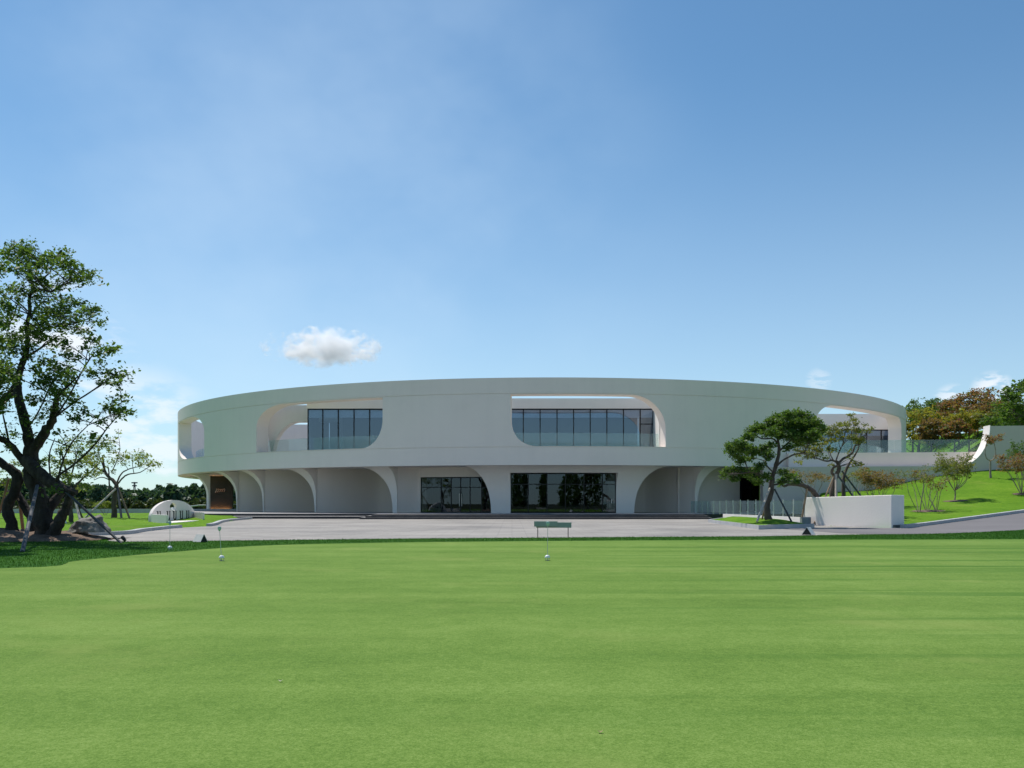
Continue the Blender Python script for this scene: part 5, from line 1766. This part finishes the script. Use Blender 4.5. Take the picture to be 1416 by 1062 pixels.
# ------------------------------------------------------------------ things on the green
GF = 'practice pins on the green'
def pin(px, pyb, pyt, tilt, label):
    Y = (EYE - 0.02) * F / (pyb - HY)
    b_ = Vector((gx(px, Y), Y, 0.02))
    root = empty('practice_pin', b_, label, 'golf pin', GF)
    topz = rz(pyt, Y)
    tp = Vector((gx(px + tilt, Y), Y, topz))
    bm = bmesh.new(); tube(bm, [b_, tp], 0.006, 8); obj('pole', bm, M['railwhite'], root, smooth=40)
    bm = bmesh.new()
    N_ = 18
    prof = [(0.0, -0.075), (0.030, -0.045), (0.042, -0.01), (0.040, 0.02), (0.025, 0.04), (0, 0.045)]
    rings_ = []
    for r_, z_ in prof:
        if r_ == 0: rings_.append([bm.verts.new(tp + Vector((0, 0, z_)))])
        else: rings_.append([bm.verts.new(tp + Vector((r_ * math.cos(2 * math.pi * k / N_), .35 * r_ * math.sin(2 * math.pi * k / N_), z_))) for k in range(N_)])
    for A_, B_ in zip(rings_, rings_[1:]):
        for k in range(N_):
            a0, a1 = A_[k % len(A_)], A_[(k + 1) % len(A_)]; b0, b1 = B_[k % len(B_)], B_[(k + 1) % len(B_)]
            vs_ = []
            for v in (a0, a1, b1, b0):
                if v not in vs_: vs_.append(v)
            if len(vs_) > 2: bm.faces.new(vs_)
    obj('marker', bm, M['flag'], root, smooth=50)
    bm = bmesh.new()
    prof = [(0.0, 0.128), (0.03, 0.122), (0.052, 0.105), (0.062, 0.075), (0.060, 0.062), (0.0, 0.068)]
    rings_ = [[bm.verts.new(b_ + Vector((r_ * math.cos(2 * math.pi * k / N_), r_ * math.sin(2 * math.pi * k / N_), z_))) for k in range(N_)] for r_, z_ in prof]
    for A_, B_ in zip(rings_, rings_[1:]):
        for k in range(N_): bm.faces.new((A_[k], A_[(k + 1) % N_], B_[(k + 1) % N_], B_[k]))
    obj('cup_lifter', bm, M['gloss'], root, smooth=50)
    for k in range(3):
        a_ = 2 * math.pi * k / 3 + .6
        bm = bmesh.new()
        tube(bm, [b_ + Vector((.05 * math.cos(a_), .05 * math.sin(a_), -.02)), b_ + Vector((.052 * math.cos(a_), .052 * math.sin(a_), .066))], .006, 6)
        obj('leg', bm, M['railwhite'], root)
    bm = bmesh.new()
    tube(bm, [b_ + Vector((0, 0, -.05)), b_ + Vector((0, 0, 0.004))], .054, 20)
    obj('cup', bm, M['black'], root)


pin(306.5, 775.5, 730.5, -3.0, 'practice pin with teal marker nearest the folded black end sign')
pin(235, 761, 722.5, 0, 'practice pin at the shadow edge below the sculpted sign')
pin(757, 775, 723.5, 0.5, 'practice pin in front of the sage green board')

# sage board on thin legs
sb = empty('notice_board', (gx(764, 32.8), 32.8, 0.03), 'long sage green board on two thin legs beyond the green', 'board')
zf = lambda py: rz(py, 32.8)
bm = bmesh.new(); box(bm, gx(738.5, 32.8), gx(771, 32.8), 32.74, 32.80, zf(728.2), zf(720.6)); bmesh.ops.bevel(bm, geom=bm.edges[:], offset=.008, affect='EDGES'); obj('front_board', bm, M['sage'], sb)
bm = bmesh.new(); box(bm, gx(741.5, 32.8), gx(790.3, 32.8), 32.81, 32.87, zf(729.8), zf(722.2)); bmesh.ops.bevel(bm, geom=bm.edges[:], offset=.008, affect='EDGES'); obj('rear_board', bm, M['sage'], sb)
for px in (743.6, 785.6):
    bm = bmesh.new(); x_ = gx(px, 32.83); box(bm, x_ - .014, x_ + .014, 32.815, 32.845, 0.0, zf(729.5)); obj('leg', bm, M['frame'], sb)


def tent(px0, Y, length, yaw, hw, hh_, label):
    root = empty('tent_sign', (gx(px0, Y), Y, 0.03 + float(road_z(gx(px0, Y), Y))), label, 'folded sign', 'folded signs on the rough strip')
    m_ = Matrix.Translation(root.location) @ Matrix.Rotation(yaw, 4, 'Z')
    for sgn in (-1, 1):
        bm = bmesh.new()
        q = [Vector((-length / 2, sgn * hw, 0)), Vector((length / 2, sgn * hw, 0)), Vector((length / 2, 0, hh_)), Vector((-length / 2, 0, hh_))]
        nn_ = Vector((0, sgn * hh_, hw)).normalized() * 0.012
        va = [bm.verts.new(m_ @ v) for v in q]; vb = [bm.verts.new(m_ @ (v + nn_)) for v in q]
        bm.faces.new(va); bm.faces.new(vb[::-1])
        for k in range(4): bm.faces.new((va[k], vb[k], vb[(k + 1) % 4], va[(k + 1) % 4]))
        obj('sign_face', bm, M['panel'], root)
    for sgn in (-1, 1):
        bm = bmesh.new()
        x_ = sgn * (length / 2 - 0.01)
        q = [(x_, -hw + .004, .002), (x_, hw - .004, .002), (x_, 0, hh_ - .004)]
        va = [bm.verts.new(m_ @ Vector(v)) for v in q]; vb = [bm.verts.new(m_ @ Vector((v[0] - sgn * .01, v[1], v[2]))) for v in q]
        bm.faces.new(va); bm.faces.new(vb[::-1])
        for k in range(3): bm.faces.new((va[k], vb[k], vb[(k + 1) % 3], va[(k + 1) % 3]))
        obj('end_panel', bm, M['black'], root)


tent(277, 29.0, 0.48, R(-40), 0.13, 0.25, 'folded sign with black end behind the left practice pin')
tent(1118, 35.6, 0.50, R(-125), 0.20, 0.30, 'folded sign with black end below the raised kerb bed')

# fallen leaves on the green
lf = None
for px, py, lb in ((388, 941, 'small pale fallen leaf on the left of the green'), (830, 1011, 'small brown fallen leaf low in the middle of the green')):
    Y = (EYE - .03) * F / (py - HY)
    bm = bmesh.new()
    s = 0.010
    N_ = 8
    top_ = []
    for k in range(N_):
        a_ = 2 * math.pi * k / N_
        top_.append(bm.verts.new((gx(px, Y) + s * 1.6 * math.cos(a_), Y + s * math.sin(a_), .032 + .006 * math.cos(2 * a_))))
    c_ = bm.verts.new((gx(px, Y), Y, .026))
    for k in range(N_): bm.faces.new((c_, top_[k], top_[(k + 1) % N_]))
    tag(centre(obj('fallen_leaf', bm, M['palewood'] if px in (388, 1318) else M['wood'])), lb, 'leaf', 'fallen leaves on the green')

# ------------------------------------------------------------------ left background: road edge, guard rail, mast
bm = bmesh.new()
box(bm, -95, -29.5, 99.6, 100.0, -0.1, 0.62)
tag(centre(obj('low_wall', bm, M['kerb'])), 'long low pale edge wall beyond the left lawn', 'wall')
sheet('far_road', [(-120, 101), (-44, 101), (-44, 106), (-60, 112), (-120, 118)], M['asphalt'], lambda x, y: 0.50, 10, 'grey road beyond the left lawn')
gr = empty('guard_rail', (gx(240, 122), 122, 0), 'pale guard rail in front of the pine wood left of the building', 'railing')
bm = bmesh.new(); tube(bm, [at(180, 706, 128), at(232, 703.5, 124), at(275, 698.8, 122), at(330, 697.5, 122)], 0.10, 6); obj('rail', bm, M['railwhite'], gr)
for px, y_ in ((190, 705.5), (215, 704.3), (240, 702.5), (262, 700.2), (290, 698.5), (322, 697.7)):
    bm = bmesh.new(); p = at(px, y_, 123); tube(bm, [Vector((p.x, p.y, -0.2)), p], 0.06, 6); obj('post', bm, M['railwhite'], gr)
mt = empty('radio_mast', (gx(186, 260), 260, -2), 'thin lattice radio mast above the pine wood', 'mast')
bm = bmesh.new()
p1 = at(186, 666.5, 260)
for dx, dy in ((-.5, -.5), (.5, -.5), (.5, .5), (-.5, .5)):
    tube(bm, [Vector((p1.x + dx, 260 + dy, -2)), Vector((p1.x + dx * .25, 260 + dy * .25, p1.z))], .07, 5)
for k in range(9):
    z_ = -2 + (p1.z + 2) * k / 9; w_ = .5 - .37 * k / 9
    for (a0, b0), (a1, b1) in (((-1, -1), (1, -1)), ((1, -1), (1, 1)), ((1, 1), (-1, 1)), ((-1, 1), (-1, -1))):
        tube(bm, [Vector((p1.x + a0 * w_, 260 + b0 * w_, z_)), Vector((p1.x + a1 * w_ * .95, 260 + b1 * w_ * .95, z_ + 1.0))], .04, 4)
obj('lattice', bm, M['pole'], mt)
bm = bmesh.new()
for z_, w_ in ((-0.4, .9), (-1.3, .7)):
    box(bm, p1.x - w_, p1.x + w_, 259.9, 260.1, p1.z + z_, p1.z + z_ + .35)
obj('antenna', bm, M['pole'], mt)

# ------------------------------------------------------------------ clouds: real volumes far away
def cloud_mat(name, dens, scale, seed, soft=0.35):
    m, nt, N, L, b = new_mat(name)
    N.remove(b)
    out = N['Material Output']
    tc = N.new('ShaderNodeTexCoord')
    ln = N.new('ShaderNodeVectorMath'); ln.operation = 'LENGTH'
    L.new(tc.outputs['Object'], ln.inputs[0])
    mp = N.new('ShaderNodeMapping'); mp.inputs['Location'].default_value = (seed, seed * .7, 0); mp.inputs['Scale'].default_value = (2.2, 2.2, 1.0)
    L.new(tc.outputs['Object'], mp.inputs['Vector'])
    n_ = N.new('ShaderNodeTexNoise'); n_.inputs['Scale'].default_value = scale; n_.inputs['Detail'].default_value = 7; n_.inputs['Roughness'].default_value = .62
    L.new(mp.outputs[0], n_.inputs['Vector'])
    # density = clamp((noise*1.9 - length*k - c) * gain)
    m1 = N.new('ShaderNodeMath'); m1.operation = 'MULTIPLY'; m1.inputs[1].default_value = 3.3
    L.new(n_.outputs['Fac'], m1.inputs[0])
    m2 = N.new('ShaderNodeMath'); m2.operation = 'SUBTRACT'
    L.new(m1.outputs[0], m2.inputs[0]); L.new(ln.outputs['Value'], m2.inputs[1])
    m3 = N.new('ShaderNodeMath'); m3.operation = 'SUBTRACT'; m3.inputs[1].default_value = soft
    L.new(m2.outputs[0], m3.inputs[0])
    m4 = N.new('ShaderNodeMath'); m4.operation = 'MULTIPLY'; m4.inputs[1].default_value = 8.0; m4.use_clamp = True
    L.new(m3.outputs[0], m4.inputs[0])
    m5 = N.new('ShaderNodeMath'); m5.operation = 'MULTIPLY'; m5.inputs[1].default_value = dens
    L.new(m4.outputs[0], m5.inputs[0])
    v = N.new('ShaderNodeVolumePrincipled')
    v.inputs['Color'].default_value = (1, 1, 1, 1)
    v.inputs['Anisotropy'].default_value = 0.35
    L.new(m5.outputs[0], v.inputs['Density'])
    L.new(v.outputs[0], out.inputs['Volume'])
    return m


def cloud(px, py, wpx, hpx, Y, dens, scale, seed, label, soft=0.35):
    bm = bmesh.new()
    bmesh.ops.create_icosphere(bm, subdivisions=3, radius=1.0)
    me = bm_mesh('cloud', bm)
    me.materials.append(cloud_mat('cloud_vapour', dens, scale, seed, soft))
    o = bpy.data.objects.new('cloud', me); col.objects.link(o)
    o.location = at(px, py, Y)
    s = Y / F
    o.scale = (wpx / 2 * s, wpx / 3 * s, hpx / 2 * s)
    return tag(o, label, 'cloud', 'clouds in the sky')


cloud(452, 481, 188, 64, 2200, 0.044, 1.7, 5.3, 'bright puffy cloud above the left half of the ring', 1.12)

# ------------------------------------------------------------------ world, sun, camera
EL, AZ = 62.0, 39.0       # sun elevation; degrees left of straight behind the building
w = bpy.data.worlds.new('World'); sc.world = w; w.use_nodes = True
N, L = w.node_tree.nodes, w.node_tree.links
bg = N['Background']
sky = N.new('ShaderNodeTexSky'); sky.sky_type = 'NISHITA'; sky.sun_disc = False
sky.sun_elevation = R(EL); sky.sun_rotation = R(-AZ)
sky.air_density = 1.0; sky.dust_density = 0.15; sky.ozone_density = 0.8
# thin cirrus veil and low far cloud banks
tc = N.new('ShaderNodeTexCoord')


def dirmask(px, py, rad_in, rad_out):
    v = Vector(((px - CX) / F, 1, -(py - HY) / F)).normalized()
    dt = N.new('ShaderNodeVectorMath'); dt.operation = 'DOT_PRODUCT'; dt.inputs[1].default_value = v
    L.new(tc.outputs['Generated'], dt.inputs[0])
    mr = N.new('ShaderNodeMapRange'); mr.interpolation_type = 'SMOOTHSTEP'
    mr.inputs['From Min'].default_value = math.cos(R(rad_out)); mr.inputs['From Max'].default_value = math.cos(R(rad_in))
    L.new(dt.outputs['Value'], mr.inputs['Value'])
    return mr.outputs[0]


def wnoise(scale, stretch, det, lo, hi, loc=(0, 0, 0), rot=(0, 0, 0)):
    mp = N.new('ShaderNodeMapping'); mp.inputs['Scale'].default_value = stretch; mp.inputs['Location'].default_value = loc; mp.inputs['Rotation'].default_value = rot
    L.new(tc.outputs['Generated'], mp.inputs['Vector'])
    n_ = N.new('ShaderNodeTexNoise'); n_.inputs['Scale'].default_value = scale; n_.inputs['Detail'].default_value = det; n_.inputs['Roughness'].default_value = .55
    L.new(mp.outputs[0], n_.inputs['Vector'])
    mr = N.new('ShaderNodeMapRange'); mr.interpolation_type = 'SMOOTHSTEP'
    mr.inputs['From Min'].default_value = lo; mr.inputs['From Max'].default_value = hi
    L.new(n_.outputs['Fac'], mr.inputs['Value'])
    return mr.outputs[0]


def mul(a, b):
    m_ = N.new('ShaderNodeMath'); m_.operation = 'MULTIPLY'
    for i, x in enumerate((a, b)):
        if isinstance(x, (int, float)): m_.inputs[i].default_value = x
        else: L.new(x, m_.inputs[i])
    return m_.outputs[0]


def over(base, fac, colr):
    mx = N.new('ShaderNodeMix'); mx.data_type = 'RGBA'
    L.new(fac, mx.inputs['Factor']); L.new(base, mx.inputs['A']); mx.inputs['B'].default_value = (*colr, 1)
    return mx.outputs['Result']


tint = N.new('ShaderNodeMix'); tint.data_type = 'RGBA'; tint.blend_type = 'MULTIPLY'; tint.inputs['Factor'].default_value = 1.0
L.new(sky.outputs[0], tint.inputs['A']); tint.inputs['B'].default_value = (0.68, 0.96, 1.06, 1)
c = tint.outputs['Result']
sep = N.new('ShaderNodeSeparateXYZ'); L.new(tc.outputs['Generated'], sep.inputs[0])
hm = N.new('ShaderNodeMapRange'); hm.interpolation_type = 'SMOOTHSTEP'
hm.inputs['From Min'].default_value = 0.46; hm.inputs['From Max'].default_value = -0.02
L.new(sep.outputs['Z'], hm.inputs['Value'])
hz_fac = hm.outputs[0]
c = over(c, mul(hz_fac, 0.42), (6.0, 7.2, 8.7))
c = over(c, mul(mul(wnoise(2.4, (1, 1, 1.5), 5, .30, .78, rot=(0, .6, .2)), dirmask(430, 300, 2, 26)), 0.36), (6.0, 7.6, 9.2))
c = over(c, mul(mul(wnoise(11.0, (1, 1, 2.4), 7, .45, .57), dirmask(195, 605, 1.0, 5.0)), 0.62), (8.6, 8.9, 9.4))
c = over(c, mul(mul(wnoise(12.0, (1, 1, 2.4), 6, .45, .60, loc=(3, 1, 0)), dirmask(90, 478, 1, 4.5)), 0.8), (8.8, 9.0, 9.4))
for (px, py, ri, ro, s_) in ((1372, 541, .2, 1.3, .75), (1316, 556, .2, 1.2, .6), (1132, 526, .1, .9, .28)):
    c = over(c, mul(mul(wnoise(46.0, (1, 1, 3.0), 6, .42, .54, loc=(px * .01, 0, 0)), dirmask(px, py, ri, ro)), s_), (8.8, 9.0, 9.4))
L.new(c, bg.inputs['Color'])
bg.inputs['Strength'].default_value = 0.107

sd = bpy.data.lights.new('sun', 'SUN'); sd.energy = 4.2; sd.angle = R(0.53); sd.color = (1.0, 0.955, 0.89)
so = bpy.data.objects.new('sun', sd); col.objects.link(so)
dirv = Vector((-math.sin(R(AZ)) * math.cos(R(EL)), math.cos(R(AZ)) * math.cos(R(EL)), math.sin(R(EL))))
so.rotation_euler = (-dirv).to_track_quat('-Z', 'Y').to_euler()
so.location = dirv * 100

cd = bpy.data.cameras.new('camera'); cam = bpy.data.objects.new('camera', cd); col.objects.link(cam)
cam.location = (0, 0, EYE); cam.rotation_euler = (R(90), 0, 0)
cd.sensor_width = 36; cd.lens = 36 * F / 1416
cd.shift_y = (HY - 531) / 1416
cd.clip_start = 0.05; cd.clip_end = 12000
sc.camera = cam
sc.view_settings.view_transform = 'Standard'; sc.view_settings.look = 'None'
sc.view_settings.exposure = 0.10; sc.view_settings.gamma = 1.0
sc.cycles.max_bounces = 16; sc.cycles.diffuse_bounces = 4; sc.cycles.glossy_bounces = 4; sc.cycles.transparent_max_bounces = 16
sc.cycles.volume_bounces = 16
sc.cycles.volume_step_rate = 1.0
sc.cycles.sample_clamp_indirect = 6
